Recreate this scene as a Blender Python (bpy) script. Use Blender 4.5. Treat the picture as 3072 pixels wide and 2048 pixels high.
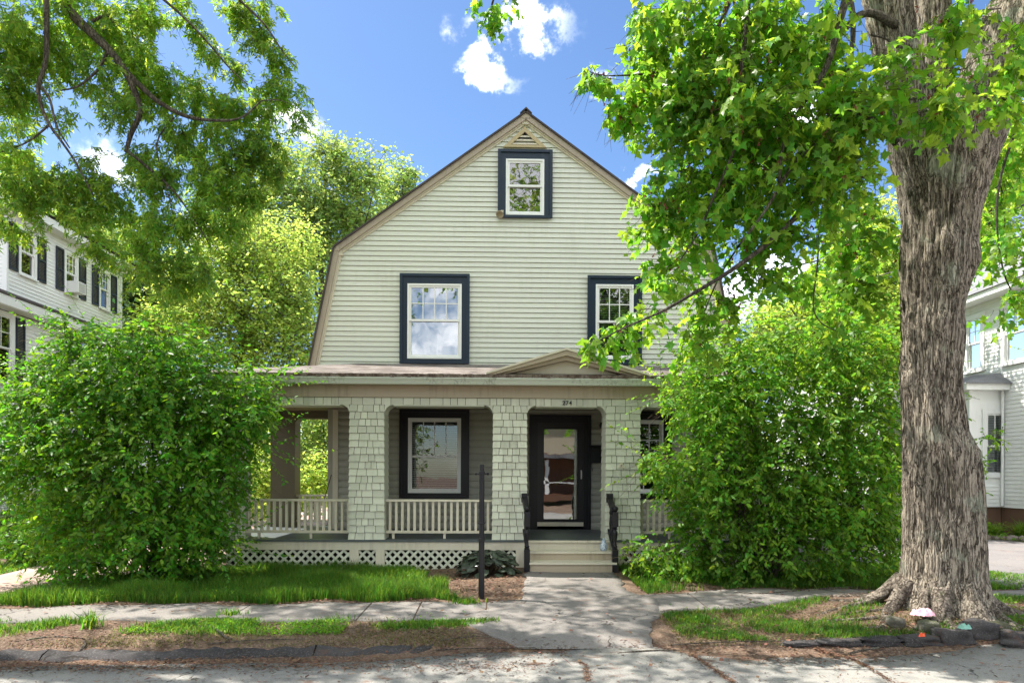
import bpy, math, random
import numpy as np
from mathutils import Vector, Matrix, noise as mnoise
random.seed(7); rng = np.random.default_rng(7)
sc = bpy.context.scene
for o in list(bpy.data.objects): bpy.data.objects.remove(o)
COL = sc.collection
R = math.radians
# ------------------------------------------------------------------ camera
CAM = Vector((0, 0, 1.65)); YAW = R(1.4); ROLL = R(0.25); FN = 2050.0
Fv = Vector((math.sin(YAW), math.cos(YAW), 0)); R0 = Vector((math.cos(YAW), -math.sin(YAW), 0)); U0 = Vector((0, 0, 1))
Rv = R0*math.cos(ROLL)+U0*math.sin(ROLL); Uv = U0*math.cos(ROLL)-R0*math.sin(ROLL)
cd = bpy.data.cameras.new('camera'); cam = bpy.data.objects.new('camera', cd); COL.objects.link(cam)
cam.matrix_world = Matrix(((Rv.x, Uv.x, -Fv.x, CAM.x), (Rv.y, Uv.y, -Fv.y, CAM.y), (Rv.z, Uv.z, -Fv.z, CAM.z), (0, 0, 0, 1)))
cd.sensor_width = 36; cd.lens = 36*FN/3072; cd.shift_y = (1425-1024)/3072; cd.clip_end = 3000; cd.clip_start = .05
sc.camera = cam
def at(px, py, Y):          # a measured point of the photograph at world depth Y
    d = Fv + Rv*((px-1536)/FN) + Uv*((1425-py)/FN)
    t = Y/d.y
    return CAM + d*t
def atd(dx, dy, Y): return at(dx*1.30612, dy*1.30612, Y)
def X(px, Y, py=1425): return at(px, py, Y).x
def Z(py, Y, px=1536): return at(px, py, Y).z
# ------------------------------------------------------------------ light
SUN_EL = R(60); SUN_DIR = Vector((-.90, .43, 0)).normalized()
sdir = Vector((SUN_DIR.x*math.cos(SUN_EL), SUN_DIR.y*math.cos(SUN_EL), math.sin(SUN_EL)))
sl = bpy.data.lights.new('sun', 'SUN'); sl.energy = 3.4; sl.angle = R(.53); sl.color = (1, .95, .86)
so = bpy.data.objects.new('sun', sl); COL.objects.link(so); so.rotation_euler = sdir.to_track_quat('Z', 'Y').to_euler()
w = bpy.data.worlds.new('World'); sc.world = w; w.use_nodes = True
wn = w.node_tree.nodes; wl = w.node_tree.links; wn.clear()
def WN(t, **k):
    n = wn.new(t)
    for a, b in k.items(): setattr(n, a, b)
    return n
wo = WN('ShaderNodeOutputWorld'); bg = WN('ShaderNodeBackground'); wl.new(bg.outputs[0], wo.inputs[0])
sky = WN('ShaderNodeTexSky', sky_type='NISHITA'); sky.sun_disc = False; sky.sun_elevation = SUN_EL
sky.sun_rotation = math.atan2(SUN_DIR.x, SUN_DIR.y) % (2*math.pi); sky.altitude = 50; sky.air_density = 1.0; sky.dust_density = .6; sky.ozone_density = 2.0
bg.inputs[1].default_value = .15
tc = WN('ShaderNodeTexCoord')
def wmath(op, a, b=None, c=None):
    n = WN('ShaderNodeMath', operation=op)
    for i, v in enumerate((a, b, c)):
        if v is None: continue
        if isinstance(v, (int, float)): n.inputs[i].default_value = v
        else: wl.new(v, n.inputs[i])
    return n.outputs[0]
def wvec(op, a, b):
    n = WN('ShaderNodeVectorMath', operation=op)
    for i, v in enumerate((a, b)):
        if v is None: continue
        if isinstance(v, tuple): n.inputs[i].default_value = v
        else: wl.new(v, n.inputs[i])
    return n.outputs['Value'] if op == 'LENGTH' else n.outputs[0]
nz = WN('ShaderNodeTexNoise'); nz.inputs['Scale'].default_value = 9; nz.inputs['Detail'].default_value = 8; nz.inputs['Roughness'].default_value = .62
wl.new(tc.outputs['Generated'], nz.inputs['Vector'])
warp = wvec('MULTIPLY', wvec('SUBTRACT', nz.outputs['Color'], (.5, .5, .5)), (.16, .16, .16))
dirv = wvec('ADD', tc.outputs['Generated'], warp)
msk = None
CLOUDS = [(1200, 62, 150, 46), (1125, 165, 85, 34), (1362, 140, 58, 42), (1345, 200, 40, 20), (675, 300, 100, 46), (190, 372, 170, 62), (1475, 428, 48, 16), (1500, 95, 70, 30), (480, 560, 160, 90), (1790, 660, 160, 110), (1790, 300, 220, 90), (60, 470, 150, 90), (2330, 600, 200, 200)]
for cx_, cy_, rx_, ry_ in CLOUDS:
    c = (atd(cx_, cy_, 10)-CAM).normalized()
    rx_ *= 1.15; ry_ *= 1.1
    ax = max((atd(cx_+rx_, cy_, 10)-CAM).normalized().x-c.x, .01); az = max((atd(cx_, cy_-ry_, 10)-CAM).normalized().z-c.z, .008)
    v = wvec('MULTIPLY', wvec('SUBTRACT', dirv, tuple(c)), (1/ax, .8/ax, 1/az))
    m = wmath('SUBTRACT', 1.0, wvec('LENGTH', v, None))
    msk = m if msk is None else wmath('MAXIMUM', msk, m)
# unseen clouds outside the view, added to brighten and whiten the shade
nz2 = WN('ShaderNodeTexNoise'); nz2.inputs['Scale'].default_value = 2.6; nz2.inputs['Detail'].default_value = 9; nz2.inputs['Roughness'].default_value = .6
wl.new(tc.outputs['Generated'], nz2.inputs['Vector'])
gen = wmath('MULTIPLY', wmath('SUBTRACT', nz2.outputs['Fac'], .44), 8)
sep = WN('ShaderNodeSeparateXYZ'); wl.new(tc.outputs['Generated'], sep.inputs[0])
back = wmath('MINIMUM', wmath('MAXIMUM', wmath('MULTIPLY', wmath('SUBTRACT', sep.outputs['Y'], .45), -3), -1), 1)
gen = wmath('MINIMUM', gen, wmath('SUBTRACT', back, 0))
msk = wmath('MAXIMUM', msk, gen)
msk = wmath('ADD', msk, wmath('MULTIPLY', wmath('SUBTRACT', nz.outputs['Fac'], .53), 1.9))
mr = WN('ShaderNodeMapRange', interpolation_type='SMOOTHSTEP'); wl.new(msk, mr.inputs[0]); mr.inputs[1].default_value = -.04; mr.inputs[2].default_value = .85
hs = WN('ShaderNodeHueSaturation'); hs.inputs['Hue'].default_value = .503; hs.inputs['Saturation'].default_value = 1.16; hs.inputs['Value'].default_value = .43; wl.new(sky.outputs[0], hs.inputs['Color'])
mx = WN('ShaderNodeMix', data_type='RGBA'); wl.new(wmath('MULTIPLY', wmath('POWER', mr.outputs[0], 1.7), .95), mx.inputs[0]); wl.new(hs.outputs[0], mx.inputs[6]); mx.inputs[7].default_value = (6.6, 6.6, 6.7, 1)
wl.new(mx.outputs[2], bg.inputs[0])
sc.view_settings.view_transform = 'Standard'; sc.view_settings.look = 'None'; sc.view_settings.gamma = 1; sc.view_settings.use_curve_mapping = False
sc.view_settings.exposure = 1.74
sc.cycles.max_bounces = 6; sc.cycles.diffuse_bounces = 3; sc.cycles.transmission_bounces = 4; sc.cycles.transparent_max_bounces = 8; sc.cycles.glossy_bounces = 2
sc.cycles.sample_clamp_indirect = 6; sc.cycles.caustics_reflective = False; sc.cycles.caustics_refractive = False
try: sc.cycles.use_denoising = True
except Exception: pass
# ------------------------------------------------------------------ materials
MAT = {}
class NT:
    def __init__(s, name):
        s.m = bpy.data.materials.new(name); s.m.use_nodes = True; s.n = s.m.node_tree.nodes; s.l = s.m.node_tree.links; s.n.clear()
        s.out = s.n.new('ShaderNodeOutputMaterial'); MAT[name] = s.m
    def node(s, t, **k):
        n = s.n.new(t)
        for a, b in k.items(): setattr(n, a, b)
        return n
    def inp(s, n, i, v):
        if v is None: return
        if hasattr(v, 'is_output') or isinstance(v, bpy.types.NodeSocket): s.l.new(v, n.inputs[i])
        else: n.inputs[i].default_value = v
    def coord(s, scale=(1, 1, 1), kind='Object'):
        t = s.node('ShaderNodeTexCoord'); mp = s.node('ShaderNodeMapping'); s.l.new(t.outputs[kind], mp.inputs[0]); mp.inputs['Scale'].default_value = scale
        return mp.outputs[0]
    def world(s, scale=(1, 1, 1)):
        g = s.node('ShaderNodeNewGeometry'); mp = s.node('ShaderNodeMapping'); s.l.new(g.outputs['Position'], mp.inputs[0]); mp.inputs['Scale'].default_value = scale
        return mp.outputs[0]
    def noise(s, vec, scale, detail=4, rough=.55, out='Fac', dist=0):
        n = s.node('ShaderNodeTexNoise'); s.l.new(vec, n.inputs['Vector']); n.inputs['Scale'].default_value = scale; n.inputs['Detail'].default_value = detail; n.inputs['Roughness'].default_value = rough; n.inputs['Distortion'].default_value = dist
        return n.outputs[out]
    def vor(s, vec, scale, feature='F1', out='Distance'):
        n = s.node('ShaderNodeTexVoronoi', feature=feature); s.l.new(vec, n.inputs['Vector']); n.inputs['Scale'].default_value = scale
        return n.outputs[out]
    def math(s, op, a, b=None, c=None):
        n = s.node('ShaderNodeMath', operation=op); s.inp(n, 0, a); s.inp(n, 1, b); s.inp(n, 2, c); return n.outputs[0]
    def ramp(s, f, lo, hi, a=0., b=1.):
        n = s.node('ShaderNodeMapRange', interpolation_type='SMOOTHSTEP'); s.inp(n, 0, f); n.inputs[1].default_value = lo; n.inputs[2].default_value = hi; n.inputs[3].default_value = a; n.inputs[4].default_value = b; return n.outputs[0]
    def mix(s, f, a, b):
        n = s.node('ShaderNodeMix', data_type='RGBA'); s.inp(n, 0, f)
        for i, v in ((6, a), (7, b)):
            if isinstance(v, tuple): n.inputs[i].default_value = (*v[:3], 1)
            else: s.l.new(v, n.inputs[i])
        return n.outputs[2]
    def hsv(s, col, h=.5, sat=1., v=1.):
        n = s.node('ShaderNodeHueSaturation'); s.inp(n, 'Hue', h); s.inp(n, 'Saturation', sat); s.inp(n, 'Value', v)
        if isinstance(col, tuple): n.inputs['Color'].default_value = (*col, 1)
        else: s.l.new(col, n.inputs['Color'])
        return n.outputs[0]
    def bump(s, h, st=.3, dist=.01):
        n = s.node('ShaderNodeBump'); s.l.new(h, n.inputs['Height']); n.inputs['Strength'].default_value = st; n.inputs['Distance'].default_value = dist; return n.outputs[0]
    def bsdf(s, col, rough=.6, spec=.4, normal=None, metal=0):
        n = s.node('ShaderNodeBsdfPrincipled')
        if isinstance(col, tuple): n.inputs['Base Color'].default_value = (*col[:3], 1)
        else: s.l.new(col, n.inputs['Base Color'])
        s.inp(n, 'Roughness', rough); n.inputs['Specular IOR Level'].default_value = spec; n.inputs['Metallic'].default_value = metal
        if normal is not None: s.l.new(normal, n.inputs['Normal'])
        return n.outputs[0]
    def done(s, sh): s.l.new(sh, s.out.inputs[0]); return s.m
    def rnd(s):
        g = s.node('ShaderNodeNewGeometry'); return g.outputs['Random Per Island']
    def orand(s):
        g = s.node('ShaderNodeObjectInfo'); return g.outputs['Random']
def paint(name, col, rough=.55, dirt=(.16, .14, .10), amt=.35, grain=.25, var=.06, streak=3.0, spec=.35):
    t = NT(name); v = t.world()
    big = t.noise(v, 1.1, 5, .6); vs = t.world((streak*3, streak*3, .9)); st = t.noise(vs, 1.5, 5, .65)
    d = t.math('MULTIPLY', t.ramp(t.math('MULTIPLY', big, st), .22, .48), amt)
    base = t.hsv(col, .5, 1., t.ramp(t.orand(), 0, 1, 1-var, 1+var))
    c = t.mix(d, base, dirt)
    g = t.noise(t.world((60, 60, 6)), 1, 4, .6)
    return t.done(t.bsdf(c, rough, spec, t.bump(g, grain, .004)))
rakem = paint('brown_rake_paint', (.40, .33, .26), .55, (.1, .08, .06), .4, .2, .03)
ventm = paint('ochre_vent_paint', (.46, .37, .21), .55, (.2, .15, .1), .3, .2, .03)
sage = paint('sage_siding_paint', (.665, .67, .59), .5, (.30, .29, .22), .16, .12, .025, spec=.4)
shing = paint('sage_shingle_paint', (.63, .635, .52), .7, (.20, .20, .15), .35, .5, .10)
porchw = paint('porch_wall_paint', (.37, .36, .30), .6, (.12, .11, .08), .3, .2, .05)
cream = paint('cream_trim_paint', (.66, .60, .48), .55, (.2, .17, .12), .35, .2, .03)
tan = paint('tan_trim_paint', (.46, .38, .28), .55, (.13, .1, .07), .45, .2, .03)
white = paint('white_vinyl', (.84, .84, .82), .4, (.4, .4, .36), .15, .05, .02)
whitesid = paint('white_siding_paint', (.84, .84, .82), .5, (.45, .43, .38), .18, .08, .02)
gutterm = paint('gutter_paint', (.62, .66, .57), .4, (.08, .075, .05), .75, .1, .02, 6)
navy = paint('navy_casing_paint', (.010, .022, .045), .42, (.05, .06, .07), .2, .3, .05)
blackp = paint('black_paint', (.010, .009, .013), .4, (.05, .045, .04), .25, .35, .05)
shutm = paint('slate_shutter_paint', (.03, .036, .055), .5, (.1, .1, .1), .3, .2, .08)
greyfl = paint('grey_floor_paint', (.085, .10, .105), .45, (.05, .045, .035), .5, .3, .04)
dimw = paint('olive_painted_shade', (.11, .095, .06), .6, (.07, .06, .03), .4, .3, .04)  # shade of the side porch and shingle gaps put into the colour
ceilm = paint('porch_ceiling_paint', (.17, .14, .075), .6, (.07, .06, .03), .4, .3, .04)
brownb = paint('brown_porch_paint', (.17, .08, .05), .6, (.05, .03, .02), .4, .3, .04)
inner = paint('dark_interior', (.012, .012, .011), .8, (.01, .01, .01), .1, .05, .02, spec=.1)  # near-black colour stands in for the shade of rooms and hollows
curt = paint('blue_curtain_cloth', (.20, .36, .52), .9, (.3, .45, .6), .3, .4, .03, spec=.1)
blindm = paint('white_blind_slats', (.42, .43, .42), .6, (.3, .3, .28), .2, .1, .05)
foundm = paint('brown_foundation', (.16, .09, .06), .8, (.08, .05, .04), .5, .5, .03)
metalm = NT('brushed_metal'); metalm = metalm.done(metalm.bsdf((.6, .6, .58), .3, .5, metal=.9))
greyplast = paint('grey_plastic', (.45, .45, .43), .6, (.2, .2, .18), .4, .1, .03)
pinkm = paint('pink_cloth', (.62, .34, .42), .9, (.35, .2, .22), .3, .5, .03, spec=.1)
orangem = paint('orange_plastic', (.75, .09, .02), .5, (.4, .05, .02), .2, .1, .03)
mintm = paint('mint_wrapper', (.18, .42, .33), .4, (.7, .75, .72), .5, .1, .03)
ornm = NT('blue_white_glaze'); v = ornm.world(); ornm = ornm.done(ornm.bsdf(ornm.mix(ornm.ramp(ornm.noise(v, 28, 3, .6, dist=2), .42, .55), (.18, .28, .45), (.62, .68, .72)), .25, .5))
def glass(name, refl=.22, tint=(.75, .8, .8), wav=None, dark=(.02, .022, .02), opaque=.0):
    t = NT(name); fr = t.node('ShaderNodeFresnel'); fr.inputs[0].default_value = 1.5
    nrm = None
    v = t.world(wav[0] if wav else (1.2, 1, 1.2)); h = t.noise(v, wav[1] if wav else 1.6, 2, .5, dist=.4)
    nrm = t.bump(h, wav[2] if wav else .06, wav[3] if wav else .02)
    g = t.node('ShaderNodeBsdfGlossy'); g.inputs['Roughness'].default_value = .015; g.inputs['Color'].default_value = (.95, .97, 1, 1); t.l.new(nrm, g.inputs['Normal'])
    tr = t.node('ShaderNodeBsdfTransparent'); tr.inputs[0].default_value = (*tint, 1)
    f = t.math('ADD', t.math('MULTIPLY', fr.outputs[0], 1.2), refl)
    m = t.node('ShaderNodeMixShader'); t.l.new(f, m.inputs[0]); t.l.new(tr.outputs[0], m.inputs[1]); t.l.new(g.outputs[0], m.inputs[2])
    return t.done(m.outputs[0])
pane_m = glass('window_glass', .11)
panehi_m = glass('bright_window_glass', .26)
doorg = glass('wavy_storm_glass', .32, (.55, .55, .5), ((1.0, 1, 2.6), 1.1, .035, .03))
def leafmat(name, col, tcol, trans=.45, rough=.42, vary=.28, hue=.035, dead=0.0):
    t = NT(name); r = t.rnd(); r2 = t.math('FRACT', t.math('MULTIPLY', r, 17.3)); ro = t.orand()
    r = t.math('FRACT', t.math('ADD', r, ro)); 
    cl = t.noise(t.world(), .9, 2)
    val = t.math('MULTIPLY', t.ramp(r, 0, 1, 1-vary, 1+vary), t.ramp(cl, .3, .7, .82, 1.18))
    hu = t.ramp(r2, 0, 1, .5-hue, .5+hue*.6)
    c = t.hsv(col, hu, 1, val); tcn = t.hsv(tcol, hu, 1, val)
    if dead > 0:
        c = t.mix(t.math('GREATER_THAN', r2, 1-dead), c, (.16, .06, .02))
    p = t.bsdf(c, rough, .28); tl = t.node('ShaderNodeBsdfTranslucent'); t.l.new(tcn, tl.inputs[0])
    m = t.node('ShaderNodeMixShader'); m.inputs[0].default_value = trans; t.l.new(p, m.inputs[1]); t.l.new(tl.outputs[0], m.inputs[2])
    return t.done(m.outputs[0])
L_maple = leafmat('maple_leaf', (.10, .25, .030), (.36, .66, .045), .55, .40)
L_silver = leafmat('silver_maple_leaf', (.10, .22, .04), (.44, .68, .06), .58, .45, .25)
L_bush = leafmat('shrub_leaf', (.07, .205, .016), (.22, .52, .02), .48, .45, .3)
L_bushr = leafmat('pale_shrub_leaf', (.10, .26, .026), (.32, .60, .035), .5, .45, .3)
L_bright = leafmat('bright_tree_leaf', (.25, .40, .075), (.66, .86, .15), .6, .5, .25)
L_ash = leafmat('ash_tree_leaf', (.17, .30, .075), (.48, .66, .13), .56, .5, .25)
L_dark = leafmat('dark_tree_leaf', (.035, .09, .018), (.10, .2, .02), .4, .5, .3)
L_grass = leafmat('lawn_grass', (.06, .155, .018), (.18, .38, .03), .5, .5, .4, .05)
L_dry = leafmat('dry_moss_grass', (.17, .17, .055), (.25, .26, .06), .35, .6, .3, .05)
L_hosta = leafmat('dark_bronze_leaf', (.045, .065, .045), (.07, .10, .05), .2, .22, .45, .05)
L_orn = leafmat('ornamental_grass_blade', (.14, .30, .03), (.35, .55, .04), .45, .4, .25)
L_seed = leafmat('maple_seed_cluster', (.22, .085, .05), (.3, .1, .05), .35, .6, .3)
def bark(name, dark, light, lichen, sc_=1.0, zs=.11):
    t = NT(name)
    wob_ = t.noise(t.world((1, 1, .5)), 2.2*sc_, 3, .5, out='Color'); va = t.node('ShaderNodeVectorMath', operation='ADD'); t.l.new(t.world((1, 1, zs)), va.inputs[0])
    vs = t.node('ShaderNodeVectorMath', operation='SCALE'); t.l.new(wob_, vs.inputs[0]); vs.inputs['Scale'].default_value = .12; t.l.new(vs.outputs[0], va.inputs[1])
    n1 = t.noise(va.outputs[0], 11*sc_, 5, .6); n2 = t.noise(va.outputs[0], 27*sc_, 4, .6); fine = t.noise(t.world((1, 1, .3)), 70*sc_, 6, .75)
    r1 = t.math('ABSOLUTE', t.math('SUBTRACT', n1, .5)); r2 = t.math('ABSOLUTE', t.math('SUBTRACT', n2, .5))
    ridge = t.math('MULTIPLY', t.ramp(r1, .0, .035, .0, 1), t.ramp(r2, .0, .05, .35, 1))
    h = t.math('ADD', ridge, t.math('MULTIPLY', fine, .5))
    c = t.mix(t.math('MULTIPLY', ridge, t.ramp(fine, .3, .68, .5, 1)), dark, light)
    tone = t.noise(t.world((1, 1, .4)), 1.7, 3, .5); c = t.hsv(c, .5, 1., t.ramp(tone, .3, .7, .78, 1.15))
    li = t.ramp(t.math('ADD', t.noise(t.world(), 2.6, 6, .65), t.math('MULTIPLY', fine, .25)), .68, .80)
    c = t.mix(t.math('MULTIPLY', li, .55), c, lichen)
    return t.done(t.bsdf(c, .85, .15, t.bump(h, .9, .03)))
barkm = bark('maple_bark', (.055, .040, .030), (.46, .395, .315), (.46, .50, .38), 1.5, .085)
barkr = bark('root_bark', (.06, .045, .035), (.26, .22, .18), (.20, .24, .12), .8, 1.)
barkb = bark('branch_bark', (.05, .04, .033), (.20, .17, .14), (.25, .27, .2), 2.2)
twigm = NT('twig_bark'); twigm = twigm.done(twigm.bsdf((.07, .05, .035), .8, .2))
def ground(name, a, b, c3, sc1=1.3, fine=40, bst=.8, rough=.95, bd=.02):
    t = NT(name); v = t.world()
    n1 = t.noise(v, sc1, 6, .65); n2 = t.noise(v, fine, 5, .7); n3 = t.noise(v, fine*.28, 4, .7)
    c = t.mix(t.ramp(n1, .38, .62), a, b); c = t.mix(t.ramp(n2, .45, .72), c, c3)
    h = t.math('ADD', t.math('MULTIPLY', n2, .6), n3)
    return t.done(t.bsdf(c, rough, .15, t.bump(h, bst, bd)))
soil = ground('bare_soil', (.15, .10, .07), (.085, .055, .04), (.27, .20, .15))
lawnb = ground('lawn_soil', (.035, .06, .015), (.07, .075, .03), (.05, .1, .02), 1.2)
def asphalt(name, a, b, spk, litter, lit=.5, cracks=.35):
    t = NT(name); v = t.world(); 
    n1 = t.noise(v, .8, 6, .6); n2 = t.noise(v, 62, 4, .85); sp = t.vor(v, 75); n4 = t.noise(v, 4.5, 6, .7)
    c = t.mix(t.ramp(n1, .35, .65), a, b); c = t.mix(t.ramp(n2, .5, .7, 0, .9), c, spk); c = t.mix(t.ramp(n2, .28, .45, .6, 0), c, (.06, .055, .05))
    c = t.mix(t.ramp(sp, .0, .22, .55, 0), c, (.03, .03, .032))
    wob = t.noise(v, 1.6, 5, .6, out='Color'); va = t.node('ShaderNodeVectorMath', operation='ADD'); t.l.new(v, va.inputs[0]); t.l.new(wob, va.inputs[1])
    cr = t.vor(va.outputs[0], cracks, 'DISTANCE_TO_EDGE'); crm = t.math('MULTIPLY', t.ramp(cr, .0, .010, 1, 0), t.ramp(n4, .4, .55))
    c = t.mix(t.math('MULTIPLY', crm, .9), c, (.03, .024, .02))
    fl = t.noise(t.world((1, 2.2, 1)), 2.3, 8, .72)
    fm = t.math('MULTIPLY', t.ramp(fl, .56, .66), lit); c = t.mix(fm, c, litter)
    h = t.math('SUBTRACT', t.math('ADD', t.math('MULTIPLY', n2, .5), t.math('MULTIPLY', n4, .25)), crm)
    return t.done(t.bsdf(c, .9, .2, t.bump(h, .6, .008)))
streetm = asphalt('street_asphalt', (.185, .178, .168), (.25, .24, .22), (.38, .37, .35), (.15, .075, .045), .8)
walkm = asphalt('walk_asphalt', (.15, .138, .128), (.21, .19, .175), (.30, .285, .27), (.16, .10, .07), .55, .5)
drivem = asphalt('driveway_asphalt', (.15, .14, .14), (.20, .185, .18), (.30, .28, .27), (.32, .2, .16), .4)
pinkd = asphalt('pinkish_driveway', (.34, .24, .20), (.44, .33, .28), (.5, .42, .38), (.25, .15, .11), .5)
curbm = asphalt('dark_asphalt_curb', (.03, .027, .027), (.055, .05, .05), (.16, .15, .15), (.09, .055, .04), .7)
mossr = ground('mossy_rock', (.10, .09, .07), (.07, .075, .04), (.17, .16, .14), 4, 26, .7, .9, .012)
stonem = ground('field_stone', (.24, .20, .17), (.17, .14, .12), (.34, .30, .27), 3, 30, .6, .85, .01)
roofm = ground('weathered_roofing', (.12, .10, .09), (.24, .21, .195), (.09, .07, .06), 2.2, 26, .5, .9, .006)
rooft = ground('dark_roof_shingles', (.05, .04, .04), (.085, .07, .065), (.12, .11, .1), 2, 50, .5, .9, .006)
grime = ground('grimy_roof_edge', (.10, .065, .05), (.25, .2, .17), (.03, .025, .02), 7, 40, .7, .9, .006)
greyroof = ground('grey_roof_shingles', (.19, .19, .20), (.25, .25, .26), (.12, .12, .13), 2, 40, .5, .9, .006)
litterm = leafmat('brown_litter', (.17, .095, .055), (.1, .05, .03), .1, .8, .5, .03)
# ------------------------------------------------------------------ mesh helpers
class MB:
    def __init__(s): s.v = []; s.f = []
    def add(s, vs, fs):
        b = len(s.v); s.v += [tuple(p) for p in vs]; s.f += [tuple(i+b for i in f) for f in fs]; return s
    def box(s, x0, x1, y0, y1, z0, z1):
        return s.add([(x0, y0, z0), (x1, y0, z0), (x1, y1, z0), (x0, y1, z0), (x0, y0, z1), (x1, y0, z1), (x1, y1, z1), (x0, y1, z1)],
                     [(0, 3, 2, 1), (4, 5, 6, 7), (0, 1, 5, 4), (1, 2, 6, 5), (2, 3, 7, 6), (3, 0, 4, 7)])
    def hexa(s, p): return s.add(p, [(0, 3, 2, 1), (4, 5, 6, 7), (0, 1, 5, 4), (1, 2, 6, 5), (2, 3, 7, 6), (3, 0, 4, 7)])
    def prism(s, poly, y0, y1):     # poly in (x,z), extruded along y
        n = len(poly); vs = [(x, y0, z) for x, z in poly]+[(x, y1, z) for x, z in poly]
        return s.add(vs, [tuple(range(n)), tuple(range(2*n-1, n-1, -1))]+[(i, i+n, (i+1) % n+n, (i+1) % n) for i in range(n)])
    def prismx(s, poly, x0, x1):    # poly in (y,z)
        n = len(poly); vs = [(x0, y, z) for y, z in poly]+[(x1, y, z) for y, z in poly]
        return s.add(vs, [tuple(range(n)), tuple(range(2*n-1, n-1, -1))]+[(i, i+n, (i+1) % n+n, (i+1) % n) for i in range(n)])
    def bar(s, a, b, w_, h_=None):
        a = Vector(a); b = Vector(b); d = (b-a).normalized(); up = Vector((0, 1, 0)) if abs(d.z) > .9 or abs(d.x) > .01 else Vector((0, 0, 1))
        if abs(d.dot(up)) > .95: up = Vector((1, 0, 0))
        sd = d.cross(up).normalized(); u2 = sd.cross(d); h_ = h_ or w_
        o = [(-1, -1), (1, -1), (1, 1), (-1, 1)]
        return s.hexa([a+sd*(i*w_/2)+u2*(j*h_/2) for i, j in o]+[b+sd*(i*w_/2)+u2*(j*h_/2) for i, j in o])
    def tube(s, pts, rad, n=8, cap=True):
        pts = [Vector(p) for p in pts]; rings = []
        up = Vector((.13, .97, .2)).normalized()
        for i, p in enumerate(pts):
            d = (pts[min(i+1, len(pts)-1)]-pts[max(i-1, 0)]).normalized()
            a = d.cross(up).normalized(); b = a.cross(d)
            r = rad[i] if hasattr(rad, '__len__') else rad
            rings.append([p+(a*math.cos(2*math.pi*k/n)+b*math.sin(2*math.pi*k/n))*r for k in range(n)])
        vs = [q for r_ in rings for q in r_]; fs = []
        for i in range(len(pts)-1):
            for k in range(n): fs.append((i*n+k, i*n+(k+1) % n, (i+1)*n+(k+1) % n, (i+1)*n+k))
        if cap: fs += [tuple(range(n-1, -1, -1)), tuple(range((len(pts)-1)*n, len(pts)*n))]
        return s.add(vs, fs)
    def lathe(s, c, prof, n=16):
        vs = []; fs = []
        for z, r in prof: vs += [(c[0]+r*math.cos(2*math.pi*k/n), c[1]+r*math.sin(2*math.pi*k/n), c[2]+z) for k in range(n)]
        for i in range(len(prof)-1):
            for k in range(n): fs.append((i*n+k, i*n+(k+1) % n, (i+1)*n+(k+1) % n, (i+1)*n+k))
        fs += [tuple(range(n-1, -1, -1)), tuple(range((len(prof)-1)*n, len(prof)*n))]
        return s.add(vs, fs)
    def build(s, name, m, parent=None, smooth=False, kind=None, origin=None):
        me = bpy.data.meshes.new(name)
        me.from_pydata(s.v, [], s.f); me.materials.append(m)
        if smooth: me.polygons.foreach_set('use_smooth', [True]*len(me.polygons))
        me.update()
        o = bpy.data.objects.new(name, me); COL.objects.link(o)
        if parent is not None:
            o.parent = parent
            if parent.type == 'EMPTY' or True: o.matrix_parent_inverse = Matrix.Identity(4); o.location = -wloc(parent)
        if kind: o['kind'] = kind
        return o
def wloc(o):
    v = Vector(o.location)
    while o.parent is not None: o = o.parent; v += Vector(o.location)
    return v
def tag(o, label=None, cat=None, group=None, kind=None):
    if label: o['label'] = label
    if cat: o['category'] = cat
    if group: o['group'] = group
    if kind: o['kind'] = kind
    return o
def thing(name, label, cat, loc=(0, 0, 0), group=None):
    o = bpy.data.objects.new(name, None); COL.objects.link(o); o.location = loc; o.empty_display_size = .2
    return tag(o, label, cat, group)
def Box(name, m, parent, *a, **k): return MB().box(*a).build(name, m, parent, **k)
def lerp(pts, x):
    xs = [p[0] for p in pts]; ys = [p[1] for p in pts]
    return float(np.interp(x, xs, ys))
# ------------------------------------------------------------------ ground
def hgt(x, y):
    x = np.asarray(x, float); y = np.asarray(y, float)
    h = np.interp(y, [6.55, 6.8, 7.0, 7.6, 8.6, 10.8, 12], [-.135, -.115, -.05, .0, .03, .10, .10])
    h = h - .065*np.clip((-x-.2)/1.6, 0, 1)*np.clip((y-8.4)/2, 0, 1)*(x > -9)
    h = h + .17*np.exp(-((x-5.15)/1.3)**2-((y-8.15)/.75)**2) + .05*np.exp(-((x-3.2)/1.0)**2-((y-8.9)/.6)**2)
    h = h + (.010*np.sin(x*2.1+y*1.3)+.008*np.sin(x*4.7-y*3.1+1))*np.clip((y-6.9)/.5, 0, 1)*np.clip((12-y)/2, 0, 1)
    return h
def H(x, y): return float(hgt(x, y))
def gridmesh(name, xs, ys, m, off=0, kind='structure'):
    XX, YY = np.meshgrid(xs, ys); ZZ = hgt(XX, YY)+off
    nx = len(xs); ny = len(ys); v = np.stack([XX, YY, ZZ], -1).reshape(-1, 3)
    i = np.arange((nx-1)*(ny-1)); r = i//(nx-1); c = i % (nx-1); a = r*nx+c
    return npmesh(name, v, np.stack([a, a+1, a+nx+1, a+nx], 1), m, None, kind, True)
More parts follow.
